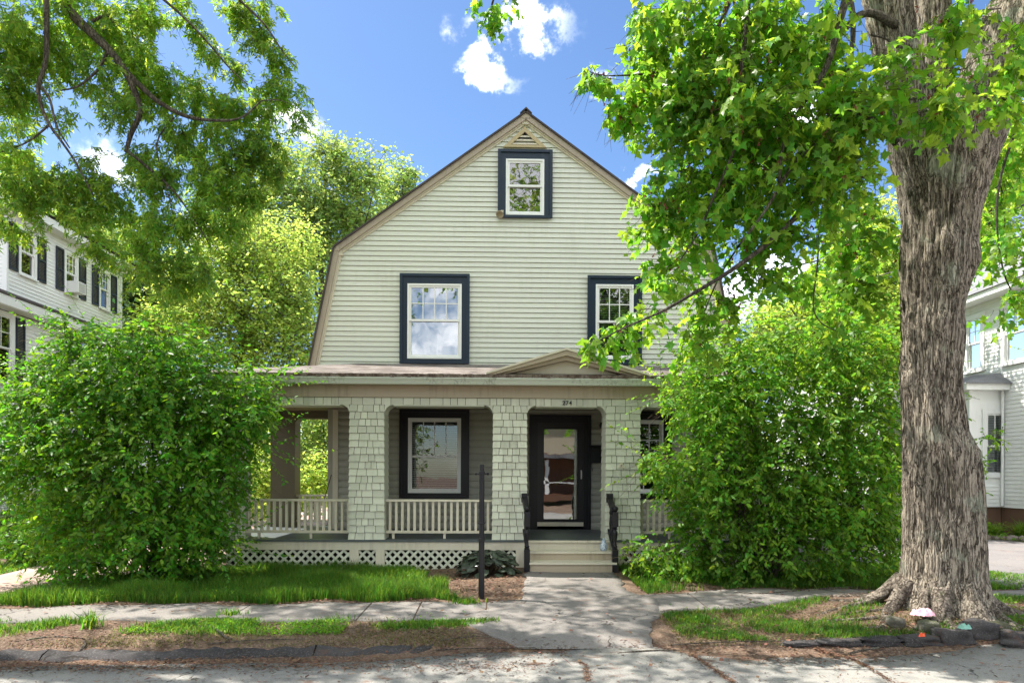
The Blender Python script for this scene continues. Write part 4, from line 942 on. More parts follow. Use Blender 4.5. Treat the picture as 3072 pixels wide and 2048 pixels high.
def blob_points(blobs, n, sub=.35, spread=.3, shell=.0):
    # blobs: list of (centre xyz, radii xyz, weight)
    out = []; wts = np.array([b[2] for b in blobs], float); wts /= wts.sum()
    for (c, r, w_), k in zip(blobs, (wts*n).astype(int)):
        if k < 1: continue
        c = np.array(c); r = np.array(r); ns = max(3, int(k*sub/10)+3)
        sc_ = nrm(rng.normal(size=(ns, 3)))*(rng.uniform(shell, 1, (ns, 1))**.5)
        idx = rng.integers(0, ns, k); p = sc_[idx]*.82+rng.normal(size=(k, 3))*spread*.55
        out.append((c+p*r, nrm(p+1e-3)))
    return np.concatenate([o[0] for o in out]), np.concatenate([o[1] for o in out])
def foliage(parent, blobs, n_twig, per, size, T, m, droop=.4, tl=.3, twig_r=.003, out=.5, sub=.6, spread=.35, hang=.35, flat=.7, singles=0, keep=None, twname='twigs', crname='crown', shell=0., updir=None, jitter=.35):
    P, D = blob_points(blobs, n_twig, sub, spread, shell)
    if keep is not None: k = keep(P); P = P[k]; D = D[k]
    n = len(P)
    d = nrm(D*out*np.array([1, 1, .6])+rng.normal(size=(n, 3))*.6+np.array([0, 0, -droop]))
    if updir is not None: d = nrm(d+np.array(updir))
    L = tl*rng.uniform(.6, 1.3, n)
    tt = (np.arange(per)+.6)/per
    pos = P[:, None]+d[:, None]*(L[:, None]*tt[None])[..., None]
    pos[..., 2] -= (L[:, None]*tt[None]**2)*.22*droop
    side = nrm(np.cross(d, np.array([0, 0, 1.]))+1e-4)
    alt = np.where(np.arange(per) % 2 == 0, 1., -1.)
    tip = d[:, None]*.6+side[:, None]*alt[None, :, None]*.9+rng.normal(size=(n, per, 3))*jitter+np.array([0, 0, -hang])
    nn = np.array([0, 0, 1.])*flat+rng.normal(size=(n, per, 3))*(1-flat)+D[:, None]*.5
    sz = size*rng.uniform(.45, 1.3, (n, per))
    c = pos.reshape(-1, 3); t = tip.reshape(-1, 3); N = nn.reshape(-1, 3); s = sz.reshape(-1)
    if keep is not None: k = keep(c); c, t, N, s = c[k], t[k], N[k], s[k]
    if singles:
        dd = c-np.array(CAM); fz = dd@np.array(Fv); u = dd@np.array(Rv)/fz*FN+1536; vv = 1425-dd@np.array(Uv)/fz*FN
        vis = (u > 30) & (u < 3040) & (vv > 30) & (vv < 2000) & (fz > 1)
        score = np.where(vis, s/fz, 0); idx = np.argsort(-score)[:singles]
        me = bpy.data.meshes.new('leaf'); me.from_pydata([tuple(q) for q in T[0]], [], [tuple(q) for q in T[1]]); me.materials.append(m)
        pl_ = np.array(wloc(parent))
        tn = nrm(t[idx]); n2 = N[idx]-tn*np.sum(N[idx]*tn, -1, keepdims=True); n2 = nrm(n2); bb = np.cross(tn, n2)
        for j, q in enumerate(idx):
            o = bpy.data.objects.new('leaf', me); COL.objects.link(o); o.parent = parent
            sj = s[q]; M = Matrix(((bb[j][0]*sj, tn[j][0]*sj, n2[j][0]*sj, c[q][0]-pl_[0]), (bb[j][1]*sj, tn[j][1]*sj, n2[j][1]*sj, c[q][1]-pl_[1]), (bb[j][2]*sj, tn[j][2]*sj, n2[j][2]*sj, c[q][2]-pl_[2]), (0, 0, 0, 1)))
            o.matrix_basis = M
        rest = np.ones(len(c), bool); rest[idx] = False; c, t, N, s = c[rest], t[rest], N[rest], s[rest]
    v, f = leaves_geo(c, t, N, s, T)
    o = npmesh(crname, v, f, m, parent, 'stuff')
    if twig_r > 0:
        e = P+d*L[:, None]; e[:, 2] -= L*.22*droop
        st = P-D*np.array([1, 1, 1])*tl*.5*rng.uniform(.3, 1, (n, 1)); st[:, 2] += tl*.05
        v1, f1 = twig_geo(P, e, np.full(n, twig_r)); v2, f2 = twig_geo(st, P, np.full(n, twig_r*1.4))
        npmesh(twname, np.concatenate([v1, v2]), np.concatenate([f1, f2+len(v1)]), twigm, parent, 'stuff')
    return P
def B(dx, dy, rx, ry, Y, ry_depth, w_=1.):     # blob: centre on the measured spot at depth Y, real radii
    c = atd(dx, dy, Y); k = Y/FN*1.30612
    return ((c.x, c.y, c.z), (rx*k, ry_depth, ry*k), w_*rx*ry/1e4)
def branch(parent, pts, r, n=8, name='limb', m=barkb, jit=.0):
    # smooth polyline
    P = [Vector(p) for p in pts]; out = []; rr = []
    k = 4
    for i in range(len(P)-1):
        p0, p1, p2, p3 = P[max(i-1, 0)], P[i], P[i+1], P[min(i+2, len(P)-1)]
        for j in range(k):
            t = j/k; q = .5*((2*p1)+(-p0+p2)*t+(2*p0-5*p1+4*p2-p3)*t*t+(-p0+3*p1-3*p2+p3)*t**3)
            out.append(q+Vector((random.uniform(-jit, jit),)*3)); rr.append(r[i]+(r[i+1]-r[i])*t)
    out.append(P[-1]); rr.append(r[-1])
    return MB().tube(out, rr, n).build(name, m, parent, True)
def infill(Y): return 1.65+.695*Y
# ------------------------------------------------------------------ big maple on the right
TY = 7.98
tr = thing('maple_tree', 'large maple with a thick furrowed trunk, right of the front walk', 'tree', (5.2, TY, .1))
sil = [(1425, 2010, 2330), (1395, 2040, 2290), (1360, 2062, 2272), (1320, 2076, 2262), (1250, 2080, 2257), (1150, 2079, 2253), (1090, 2078, 2250), (1040, 2077, 2243), (990, 2075, 2218), (900, 2072, 2208), (850, 2069, 2207), (780, 2074, 2212), (700, 2075, 2218), (620, 2071, 2231), (560, 2074, 2236), (500, 2078, 2243), (440, 2070, 2260), (400, 2064, 2272), (360, 2055, 2285), (320, 2047, 2300), (290, 2044, 2306)]
prof = []
for yd, xl, xr in sil:
    a = atd(xl, yd, TY); b = atd(xr, yd, TY); prof.append((a.z, (a.x+b.x)/2, (b.x-a.x)/2*.955))
def barkdisp(th, z, seed=0, k=1.):
    f = 0
    cx_ = math.cos(th); sx_ = math.sin(th)
    v = Vector((cx_*4.2*k, sx_*4.2*k, z*.75+seed))
    wv = mnoise.noise(Vector((cx_*1.5, sx_*1.5, z*.9+seed)))*.5
    r1 = 1-abs(mnoise.noise(v+Vector((wv, wv, 0))))*2.2
    r2 = 1-abs(mnoise.noise(Vector((cx_*9.5*k, sx_*9.5*k, z*1.5+seed+7))))*2.2
    r3 = mnoise.noise(Vector((cx_*20*k, sx_*20*k, z*7+seed)))
    return -max(0, r1)**3*.036-max(0, r2)**3*.026+r3*.009
def trunk_tube(name, prof, parent, nth=150, nz=260, seed=0, depthc=lambda z: TY, flat=.95, buttress=True, bumps=(), k=1.):
    zs = np.linspace(prof[0][0], prof[-1][0], nz); pz = [p[0] for p in prof]
    cx_ = np.interp(zs, pz, [p[1] for p in prof]); rr = np.interp(zs, pz, [p[2] for p in prof])
    v = []
    for i, z_ in enumerate(zs):
        for j in range(nth):
            th = 2*math.pi*j/nth
            r = rr[i]*(1+.02*mnoise.noise(Vector((math.cos(th)*1.2, math.sin(th)*1.2, z_*.6+seed))))
            if buttress:
                bt = math.exp(-max(0, z_-.05)/.28)
                r += bt*(.055*math.cos(5*th+.6)+.03*math.cos(9*th+1.4))
            x, y, zc = rr[i], 0, 0
            r += barkdisp(th, z_, seed, k)
            for (bz_, bth, br, ba) in bumps:
                dth = (th-bth+math.pi) % (2*math.pi)-math.pi
                r += ba*math.exp(-((z_-bz_)/br)**2-(dth*rr[i]/br)**2)
            v.append((cx_[i]+r*math.cos(th), depthc(z_)+r*math.sin(th)*flat, z_))
    f = []
    i = np.arange((nz-1)*nth); a = (i//nth)*nth+i % nth; b = (i//nth)*nth+(i+1) % nth
    return npmesh(name, np.array(v), np.stack([a, b, b+nth, a+nth], 1), barkm, parent, None, True)
trunk_tube('trunk', prof, tr, bumps=((Z(720*1.306, 7.5), -1.9, .13, .05), (Z(850*1.306, 7.5), -2.9, .12, .05), (Z(530*1.306, 7.5), -1.9, .16, .06), (Z(560*1.306, 7.5), -.7, .16, .05), (Z(690*1.306, 7.5), -1.0, .2, -.04)))
def limbprof(rows_, Y):
    o_ = []
    for yd, xl, xr in rows_:
        a = atd(xl, yd, Y); b = atd(xr, yd, Y); o_.append((a.z, (a.x+b.x)/2, (b.x-a.x)/2))
    return o_
trunk_tube('limb', limbprof([(480, 2100, 2170), (420, 2078, 2176), (330, 2052, 2170), (250, 2038, 2140), (150, 2012, 2110), (80, 1998, 2100), (0, 1985, 2090), (-150, 1950, 2060), (-400, 1880, 1960)], 7.9), tr, 90, 150, 3, lambda z_: 7.9, .95, False, (), .6)
trunk_tube('limb', limbprof([(400, 2110, 2230), (300, 2100, 2200), (200, 2115, 2190), (100, 2120, 2196), (0, 2122, 2200), (-200, 2125, 2190), (-420, 2140, 2190)], 8.15), tr, 80, 150, 13, lambda z_: 8.15+.1*(z_-6), .95, False, (), .5)
trunk_tube('limb', limbprof([(480, 2150, 2225), (430, 2135, 2250), (330, 2165, 2298), (250, 2190, 2325), (150, 2215, 2380), (50, 2250, 2430), (-60, 2300, 2480), (-300, 2420, 2580)], 7.85), tr, 90, 150, 23, lambda z_: 7.85-.04*(z_-5.5), .95, False, (), .6)
# surface roots
random.seed(11)
rc_ = Vector((5.2, TY, .12))
for ang, ln, r_ in ((-2.75, 1.2, .10), (-2.2, .8, .11), (-1.75, .7, .12), (-1.2, .75, .12), (-.7, 1.0, .12), (-.25, 1.7, .11), (2.9, 1.5, .09), (2.4, 1.0, .10), (.4, 1.2, .10), (-2.95, 1.9, .045), (-2.45, 1.3, .04)):
    pts = []; rr = []
    for i in range(9):
        t = i/8; a2 = ang+.22*math.sin(t*3+ang*5); d = .34+ln*t
        x, y = rc_.x+math.cos(a2)*d, rc_.y+math.sin(a2)*d
        y = max(y, 6.95)
        pts.append((x, y, H(x, y)-.03+.05*math.sin(t*7+ang*9)*(1-t)*.5-(t > .8)*.04+(.26*(1-t*3.4) if t < .29 else 0))); rr.append(r_*(1-t*.8)*.8+.012)
    branch(tr, pts, rr, 9, 'root', barkr)
def inframe(c):
    dd = c-np.array(CAM); fz = dd@np.array(Fv); u = (dd@np.array(Rv)/fz*FN+1536)/1.30612; vv = (1425-dd@np.array(Uv)/fz*FN)/1.30612
    return u, vv, fz
def keep_maple(c):
    u, v, fz = inframe(c); ok = fz > 3.6
    jit = rng.normal(size=len(u))*7
    # left boundary of the crown as measured
    lb = np.interp(v, [-50, 0, 60, 130, 150, 200, 215, 300, 330, 360, 410, 440, 520, 560, 640, 680, 760, 800, 840, 860], [1425, 1438, 1440, 1425, 1335, 1335, 1388, 1395, 1440, 1470, 1500, 1430, 1425, 1440, 1455, 1475, 1345, 1330, 1345, 1500])
    ok &= (u+jit > lb) | (v < -5)
    ok &= ~((v > 0) & (u > 1700) & (u < 1850) & (v > 700) & (v < 760))
    ok &= ~((v > -5) & (u > 1935) & (u < 2030) & (v < 130) & (rng.uniform(size=len(u)) < .75))
    return ok
mb_ = [B(1540, 60, 100, 110, 7.6, .9, 1.2), B(1700, 80, 140, 130, 7.4, 1.0, 1.1), B(1860, 110, 120, 130, 7.3, 1.0, .9), B(1560, 230, 130, 110, 7.6, .8, 1.2), B(1720, 260, 140, 120, 7.2, .9, 1.2), B(1900, 300, 130, 130, 7.2, .9, 1.2), B(1370, 175, 40, 26, 7.6, .2, 2.2), B(1430, 240, 50, 55, 7.6, .3, 1.3),
       B(1560, 400, 90, 70, 7.6, .6, .75), B(1700, 430, 130, 100, 7.5, .8, .8), B(1880, 450, 140, 110, 7.4, .8, .8), B(1500, 480, 75, 50, 7.6, .4, 1.1), B(1600, 540, 100, 70, 7.7, .6, .6), B(1760, 560, 110, 60, 7.7, .6, .7), B(1960, 560, 110, 100, 8.8, .6, .9),
       B(1560, 610, 60, 40, 7.7, .4, .7), B(1650, 690, 60, 80, 7.8, .4, .6), B(1600, 780, 50, 46, 7.9, .3, .8), B(1500, 715, 50, 18, 7.4, .2, 1.1), B(1440, 752, 50, 16, 7.3, .15, 1.3), B(1370, 788, 40, 14, 7.3, .12, 1.8), B(1455, 665, 30, 24, 7.5, .15, 1.2), B(1540, 650, 40, 35, 7.5, .25, .7), B(1740, 640, 70, 40, 7.8, .4, .7),
       B(1830, 650, 60, 40, 8.2, .3, .9), B(1960, 660, 80, 50, 8.6, .4, .9), B(1900, 720, 50, 30, 8.6, .4, .8),
       B(2290, 330, 70, 160, 9.4, .7, .9), B(2300, 560, 60, 90, 9.2, .6, .9), B(2310, 690, 60, 40, 8.8, .4, .9), B(2250, 480, 40, 100, 9.6, .6, .8), B(2330, 120, 50, 90, 6.6, .4, .5),
       B(2150, 255, 60, 45, 6.5, .25, 1.3), B(2060, 130, 70, 50, 6.7, .3, .35), B(2200, 50, 110, 40, 6.6, .3, .6), B(2070, 220, 50, 40, 6.9, .3, .5), B(2230, 150, 50, 30, 6.6, .3, .5), B(2310, 230, 35, 35, 6.6, .25, .8)]
foliage(tr, mb_, 3100, 6, .102, T_MAPLE, L_maple, droop=.55, tl=.30, twig_r=.0035, out=.35, sub=1.8, spread=.36, hang=.6, flat=.45, singles=300, keep=keep_maple)
# upper crown above the picture, which throws the dappled shade
def above(c):
    u, v, fz = inframe(c); return (v < -40) | (fz < .5)
up_r = [((4.2, 7.5, 9.6), (3.2, 2.6, 1.6), 1.4), ((7, 8, 11), (3, 3, 2.2), .8), ((2.0, 6.4, 9.4), (2.2, 2.2, 1.1), .8), ((5.5, 5.0, 9.0), (2.6, 1.6, 1.2), .7)]
foliage(tr, up_r, 900, 6, .17, T_SIMPLE, L_maple, droop=.4, tl=.5, twig_r=.0, sub=1.0, keep=above, crname='unseen_upper_crown')
# limbs and hanging branches inside the crown
def dpath(parent, pts, Y, r, n=7, name='limb', dY=None):
    P = [atd(x, y, (Y if dY is None else Y+dY*i)) for i, (x, y) in enumerate(pts)]
    branch(parent, P, list(np.linspace(r[0], r[1], len(P))), n, name)
dpath(tr, [(2060, 60), (1990, 30), (1930, 80), (1905, 150), (1915, 260)], 7.7, (.05, .02))
dpath(tr, [(1960, -60), (1925, 60), (1900, 150), (1850, 230), (1800, 330), (1790, 420)], 6.9, (.045, .012))
dpath(tr, [(2060, 330), (1960, 250), (1880, 320), (1820, 380), (1760, 480), (1700, 560)], 7.0, (.04, .01))
dpath(tr, [(1990, 400), (1900, 430), (1780, 545), (1680, 620), (1590, 675), (1520, 715), (1440, 750), (1370, 785)], 7.25, (.035, .006), dY=-.03)
dpath(tr, [(1700, -60), (1640, 80), (1560, 150), (1480, 170), (1390, 175)], 7.6, (.03, .006))
dpath(tr, [(1940, -80), (1960, 60), (1945, 180), (1920, 280)], 7.7, (.04, .012))
dpath(tr, [(1720, 0), (1700, 200), (1690, 330), (1640, 450), (1600, 540), (1560, 600)], 7.1, (.025, .006))
dpath(tr, [(1880, 520), (1878, 600), (1868, 700), (1885, 740), (1920, 760)], 8.0, (.012, .005))
dpath(tr, [(2352, 250), (2300, 400), (2290, 520), (2310, 640), (2350, 700)], 9.0, (.02, .006))
dpath(tr, [(1700, 560), (1650, 640), (1610, 740), (1600, 800)], 7.8, (.012, .005))
for (a, b) in (((2000, 80), (2080, 130)), ((2190, 210), (2290, 240)), ((2170, 60), (2300, 20)), ((2080, 230), (2150, 250))): dpath(tr, [a, ((a[0]+b[0])/2, (a[1]+b[1])/2-12), b], 6.9, (.012, .005))
# maple seeds
sb = [b for b in mb_[:20]+mb_[32:]]
foliage(tr, sb, 420, 7, .035, T_SIMPLE, L_seed, droop=1.2, tl=.05, twig_r=0, sub=3, spread=.42, hang=1.2, flat=.1, keep=keep_maple, crname='seed_clusters', jitter=.8)
# hanging twig tip at the top centre belongs to another bough of the same tree
foliage(tr, [B(1095, 5, 18, 14, 7.2, .08, 30), B(1132, 25, 26, 34, 7.2, .1, 30), B(1134, 60, 12, 16, 7.2, .06, 30), B(1165, 5, 16, 10, 7.2, .08, 30)], 34, 5, .075, T_MAPLE, L_maple, droop=.9, tl=.13, twig_r=.002, sub=4, hang=.8, crname='bough_tip', twname='bough_twigs')
dpath(tr, [(1135, 80), (1130, 40), (1150, -30), (1300, -160), (1500, -260), (1750, -330)], 7.2, (.003, .03))
# ------------------------------------------------------------------ silver maple reaching in from the left
tl_ = thing('silver_maple_tree', 'silver maple whose drooping boughs reach in from the upper left', 'tree', (-9.6, 8.2, .0))
branch(tl_, [(-9.6, 8.2, -.1), (-9.55, 8.2, 1.5), (-9.4, 8.2, 3.5), (-9.1, 8.25, 5.5), (-8.7, 8.3, 7.5), (-8.3, 8.4, 9.5), (-8.2, 8.4, 12)], [.48, .38, .36, .34, .28, .2, .1], 20, 'trunk', barkm)
branch(tl_, [(-8.9, 8.3, 6.6), (-8.0, 8.35, 8.0), (-6.8, 8.4, 8.5), atd(100, -50, 8.3), atd(140, 0, 8.15)], [.2, .14, .11, .085, .072], 12, 'limb')
dpath(tl_, [(140, 0), (172, 40), (212, 78), (250, 115), (285, 160), (305, 200), (322, 255), (300, 310), (290, 350)], 8.15, (.062, .022), 9)
dpath(tl_, [(290, 165), (330, 205), (370, 238), (430, 268), (500, 277), (555, 270), (600, 232)], 8.15, (.035, .008), 8)
dpath(tl_, [(250, 112), (225, 160), (180, 198), (140, 208)], 8.15, (.02, .008))
dpath(tl_, [(290, 345), (340, 385), (400, 440), (450, 510), (480, 560)], 8.15, (.02, .006))
dpath(tl_, [(105, -40), (107, 60), (105, 140), (88, 200), (97, 250), (116, 290), (145, 330), (175, 375), (215, 450)], 7.8, (.032, .008))
dpath(tl_, [(95, 200), (115, 230), (130, 290), (160, 340)], 7.8, (.018, .008))
dpath(tl_, [(115, 285), (80, 315), (45, 335), (0, 350)], 7.8, (.014, .006))
dpath(tl_, [(300, -60), (400, 20), (470, 90), (530, 160), (570, 195)], 8.4, (.02, .005))
dpath(tl_, [(480, -60), (560, 10), (610, 60), (650, 120), (680, 155)], 8.4, (.02, .005))
dpath(tl_, [(210, 50), (245, 35), (260, 52)], 8.15, (.02, .012))
dpath(tl_, [(400, 270), (360, 330), (380, 420), (400, 500)], 8.15, (.01, .004))
dpath(tl_, [(600, 232), (640, 230), (680, 245)], 8.15, (.007, .003))
sbl = [B(60, 60, 90, 90, 8.2, .7, 1.5), B(190, 40, 90, 70, 8.5, .7, 1.4), B(300, 70, 80, 80, 8.6, .6, 1.4), B(350, 35, 55, 45, 8.7, .4, 1.4), B(240, 180, 70, 70, 8.5, .5, 1.0), B(330, 180, 65, 80, 8.5, .5, 1.3), B(40, 220, 60, 90, 8.0, .5, 1.3), B(120, 120, 60, 60, 8.3, .4, .9),
       B(405, 60, 14, 20, 8.7, .2, 1.4), B(450, 75, 32, 34, 8.7, .25, 1.6), B(500, 125, 32, 30, 8.7, .25, 1.6), B(545, 165, 26, 26, 8.7, .2, 1.6), B(440, 20, 40, 25, 8.7, .25, 1.), B(560, 25, 45, 40, 8.7, .3, 1.6), B(600, 75, 38, 40, 8.7, .25, 1.6), B(640, 130, 36, 34, 8.7, .25, 1.6), B(600, 10, 40, 25, 8.7, .3, 1.4),
       B(620, 190, 35, 30, 8.6, .2, 1.6), B(670, 210, 38, 24, 8.6, .2, 1.8), B(690, 275, 26, 22, 8.6, .2, 1.6), B(600, 250, 50, 35, 8.6, .3, 1.5), B(540, 250, 60, 40, 8.5, .3, 1.4), B(460, 215, 60, 55, 8.5, .4, 1.4), B(400, 180, 45, 50, 8.5, .4, 1.2),
       B(420, 310, 80, 55, 8.5, .4, 1.3), B(540, 320, 75, 45, 8.5, .35, 1.4), B(610, 340, 50, 60, 8.5, .3, 1.5), B(640, 385, 35, 40, 8.5, .25, 1.2), B(480, 400, 90, 60, 8.4, .4, 1.4), B(570, 440, 50, 60, 8.4, .3, 1.3), B(380, 420, 75, 55, 8.4, .4, 1.2), B(290, 250, 60, 50, 8.4, .3, .9),
       B(320, 360, 45, 50, 8.4, .3, 1.2), B(450, 500, 80, 50, 8.3, .35, 1.3), B(340, 510, 80, 55, 8.3, .35, 1.3), B(440, 590, 50, 70, 8.3, .3, 1.3), B(520, 500, 40, 50, 8.3, .3, 1.1), B(330, 600, 70, 55, 8.2, .35, 1.1), B(380, 660, 35, 40, 8.2, .25, .9), B(480, 620, 26, 40, 8.2, .2, 1.),
       B(40, 350, 60, 60, 8.0, .4, 1.2), B(50, 440, 60, 60, 8.0, .4, 1.3), B(30, 500, 50, 50, 8.0, .35, 1.1), B(140, 420, 70, 50, 8.1, .35, 1.2), B(210, 400, 45, 50, 8.2, .3, 1.1), B(200, 490, 70, 50, 8.1, .35, 1.2), B(270, 440, 45, 60, 8.2, .3, 1.), B(160, 270, 45, 30, 8.2, .3, .6), B(215, 570, 50, 40, 8.1, .3, .9), B(10, 130, 40, 80, 7.9, .4, 1.)]
def keep_silver(c):
    u, v, fz = inframe(c); g = rng.uniform(size=len(u))
    ok = ~((u > 175) & (u < 225) & (v > 225) & (v < 335) & (g < .8))
    ok &= ~((u > 355) & (u < 430) & (v > 60) & (v < 150) & (g < .85))
    ok &= u < np.interp(v, [0, 100, 170, 200, 300, 320, 420, 480, 600, 700, 740], [650, 672, 690, 716, 722, 665, 655, 600, 545, 500, 400])
    return ok
foliage(tl_, sbl, 3700, 6, .092, T_SILV, L_silver, droop=.75, tl=.20, twig_r=.0022, out=.3, sub=1.9, spread=.30, hang=.9, flat=.4, singles=300, keep=keep_silver)
up_l = [((-6.0, 8.2, 9.6), (2.4, 2.0, 1.2), 1.3), ((-3.2, 7.6, 9.2), (2.2, 1.9, 1.0), 1.0), ((-1.2, 6.2, 8.4), (2.0, 1.6, 1.0), 1.0), ((-5, 5.6, 8.6), (2.6, 1.6, 1.2), 1.1), ((-9, 8, 11.5), (3, 3, 2.4), 1.2), ((-3.6, 9.6, 10.4), (1.8, 1.2, .8), .35), ((-8, 6, 8.6), (2, 2, 1.4), .8), ((-6.2, 10.9, 10.6), (2.6, 1.2, .7), .9), ((-2.8, 10.8, 10.4), (2.6, 1.2, .6), .9), ((-4.2, 12.0, 11.6), (3.2, 1.2, .8), .9), ((-8.5, 11, 11), (2, 2, 1.2), .6)]  # unseen boughs, some added only to dapple the walk and sidewalk
foliage(tl_, up_l, 2300, 6, .14, T_SIMPLE, L_silver, droop=.4, tl=.5, twig_r=0, sub=1.2, keep=above, crname='unseen_upper_crown')
# ------------------------------------------------------------------ shrubs beside the porch
def shrub(name, label, base, blobs, n, per, size, m, keep, stems=26, hmax=3.2, spreadx=2.0, singles=300, T=T_OVAL):
    e = thing(name, label, 'bush', base)
    P = foliage(e, blobs, n, per, size, T, m, droop=.45, tl=.46, twig_r=.0028, out=.9, sub=2.2, spread=.42, hang=.55, flat=.5, singles=singles, keep=keep, crname='foliage', twname='twigs', shell=.25)
    st = MB()
    for i in range(stems):
        a = random.uniform(0, 2*math.pi); r0 = random.uniform(0, .35); tgt = P[random.randrange(len(P))]
        p0 = Vector((base[0]+math.cos(a)*r0, base[1]+math.sin(a)*r0*.6, base[2])); p2 = Vector(tgt)
        p1 = p0.lerp(p2, .45)+Vector((0, 0, .35)); p15 = p0.lerp(p2, .75)+Vector((random.uniform(-.1, .1), random.uniform(-.1, .1), .25))
        st.tube([p0, p0.lerp(p1, .5)+Vector((random.uniform(-.05, .05), 0, .08)), p1, p15, p2], [.022, .018, .013, .008, .003], 5)
    st.build('stem', barkb, e)
    return e
lk = lambda c: (inframe(c)[0]+rng.normal(size=len(c))*20 < np.interp(inframe(c)[1], [760, 800, 850, 950, 1080, 1200, 1290], [540, 590, 622, 632, 590, 545, 500])) & (inframe(c)[0] > np.interp(inframe(c)[1], [760, 850, 930, 1000], [110, 40, -30, -200])+rng.normal(size=len(c))*20) & (c[:, 1] < np.where(c[:, 0] > -5.15, 11.12, 12.0)) & (c[:, 2] > hgt(c[:, 0], c[:, 1])+.03)
lb_ = [B(300, 860, 190, 110, 10.4, .9, 1.2), B(200, 960, 200, 110, 10.2, .9, 1.2), B(450, 930, 170, 110, 10.3, .8, 1.2), B(560, 960, 80, 90, 10.3, .6, 1.3), B(120, 1080, 150, 110, 10.2, .9, 1.1), B(320, 1080, 200, 130, 10.1, .9, 1.2), B(500, 1080, 110, 120, 10.2, .7, 1.2),
       B(220, 1200, 150, 90, 10.1, .8, 1.1), B(400, 1210, 120, 90, 10.1, .8, 1.2), B(470, 1250, 60, 60, 10.3, .5, 1.1), B(170, 1270, 90, 50, 10.2, .6, .8), B(300, 1280, 120, 50, 10.1, .6, .9), B(190, 790, 110, 60, 10.4, .6, .8), B(350, 790, 120, 50, 10.5, .6, .9), B(60, 900, 80, 90, 10.3, .6, .4), B(40, 1020, 80, 80, 10.3, .6, .7), B(600, 880, 40, 60, 10.3, .3, 1.)]
shrub('large_shrub', 'big dark green arching shrub covering the left end of the porch', (-5.0, 10.2, .0), lb_, 4300, 12, .084, L_bush, lk)
# long upright shoots
ls = bpy.data.objects['large_shrub']
foliage(ls, [B(150, 740, 14, 28, 10.3, .1, 60), B(165, 780, 18, 24, 10.3, .1, 60), B(110, 745, 40, 10, 10.3, .1, 40), B(205, 760, 34, 14, 10.3, .1, 40), B(100, 840, 40, 14, 10.3, .1, 40), B(80, 880, 30, 12, 10.3, .1, 30)], 60, 9, .06, T_OVAL, L_bush, droop=.1, tl=.3, twig_r=.003, sub=4, crname='shoot_foliage', twname='shoots')
dpath(ls, [(185, 860), (175, 810), (160, 770), (150, 740)], 10.3, (.008, .003), 6, 'stem')
rk = lambda c: (c[:, 1] < np.where(c[:, 0] < 4.95, 11.12, 12.2)) & (c[:, 2] > hgt(c[:, 0], c[:, 1])+.03) & (inframe(c)[0] > np.interp(inframe(c)[1], [700, 800, 860, 900, 1000, 1060, 1100, 1150, 1200, 1240, 1300], [1600, 1580, 1540, 1510, 1530, 1465, 1475, 1480, 1560, 1420, 1430]))
rb_ = [B(1830, 800, 150, 70, 10.4, .8, 1.1), B(1700, 850, 130, 80, 10.3, .8, 1.2), B(1600, 920, 90, 70, 10.2, .6, 1.2), B(1970, 840, 110, 100, 10.3, .8, 1.1), B(1760, 960, 180, 110, 10.2, .9, 1.2), B(1950, 980, 130, 120, 10.2, .9, 1.1), B(1590, 1060, 110, 80, 10.1, .7, 1.2), B(1530, 1060, 60, 30, 10.1, .4, 1.2), B(1720, 1110, 170, 120, 10.1, .9, 1.2), B(1920, 1130, 150, 120, 10.1, .9, 1.1),
       B(1640, 1200, 90, 70, 10.1, .7, 1.1), B(1780, 1240, 140, 70, 10.1, .8, 1.1), B(1950, 1220, 110, 70, 10.2, .7, .8), B(1530, 1260, 90, 26, 10.2, .4, 1.2), B(1450, 1280, 30, 20, 10.2, .2, 1.4), B(1600, 1240, 60, 40, 10.2, .4, 1.2), B(1680, 1290, 60, 30, 10.1, .4, 1.), B(2040, 1050, 50, 160, 10.3, .6, 1.), B(1960, 1060, 110, 130, 10.6, .7, .9), B(2010, 1200, 60, 60, 10.4, .5, .8)]
shrub('tall_shrub', 'large light green spreading shrub hiding the right end of the porch', (4.1, 10.3, .05), rb_, 4100, 12, .084, L_bushr, rk)
# variegated sprig near the right lattice
foliage(bpy.data.objects['tall_shrub'], [B(1490, 1300, 40, 12, 10.4, .15, 20), B(1540, 1310, 40, 12, 10.4, .15, 20)], 60, 7, .05, T_OVAL, L_bright, droop=.2, tl=.2, twig_r=.002, crname='low_sprigs', twname='low_twigs')
def shoots(parent, pts, m, keep, n=150, Y=10.3):
    keep = lambda c: (c[:, 1] < np.where(np.abs(c[:, 0]+.1) < 5.05, 11.12, 12.0)) & (c[:, 2] > .1)
    bl = [B(x, y, rx, ry, Y, .45, 10) for x, y, rx, ry in pts]
    foliage(parent, bl, n, 17, .075, T_OVAL, m, droop=.3, tl=.78, twig_r=.0032, out=1.3, sub=3, spread=.6, hang=.4, flat=.5, crname='shoot_foliage', twname='shoots', keep=keep, updir=(0, -.1, .35))
shoots(ls, [(250, 790, 150, 20), (430, 830, 110, 20), (130, 860, 80, 30), (40, 960, 50, 60), (590, 900, 30, 50), (600, 1020, 30, 70), (480, 1230, 60, 60), (110, 1230, 60, 40), (40, 870, 50, 40), (20, 1000, 30, 60)], L_bush, lk, 260)
shoots(bpy.data.objects['tall_shrub'], [(1800, 760, 110, 20), (1640, 830, 70, 25), (1560, 900, 40, 30), (1960, 790, 70, 25), (1530, 1060, 40, 20), (1700, 780, 60, 15), (1900, 750, 80, 15)], L_bushr, rk, 210)
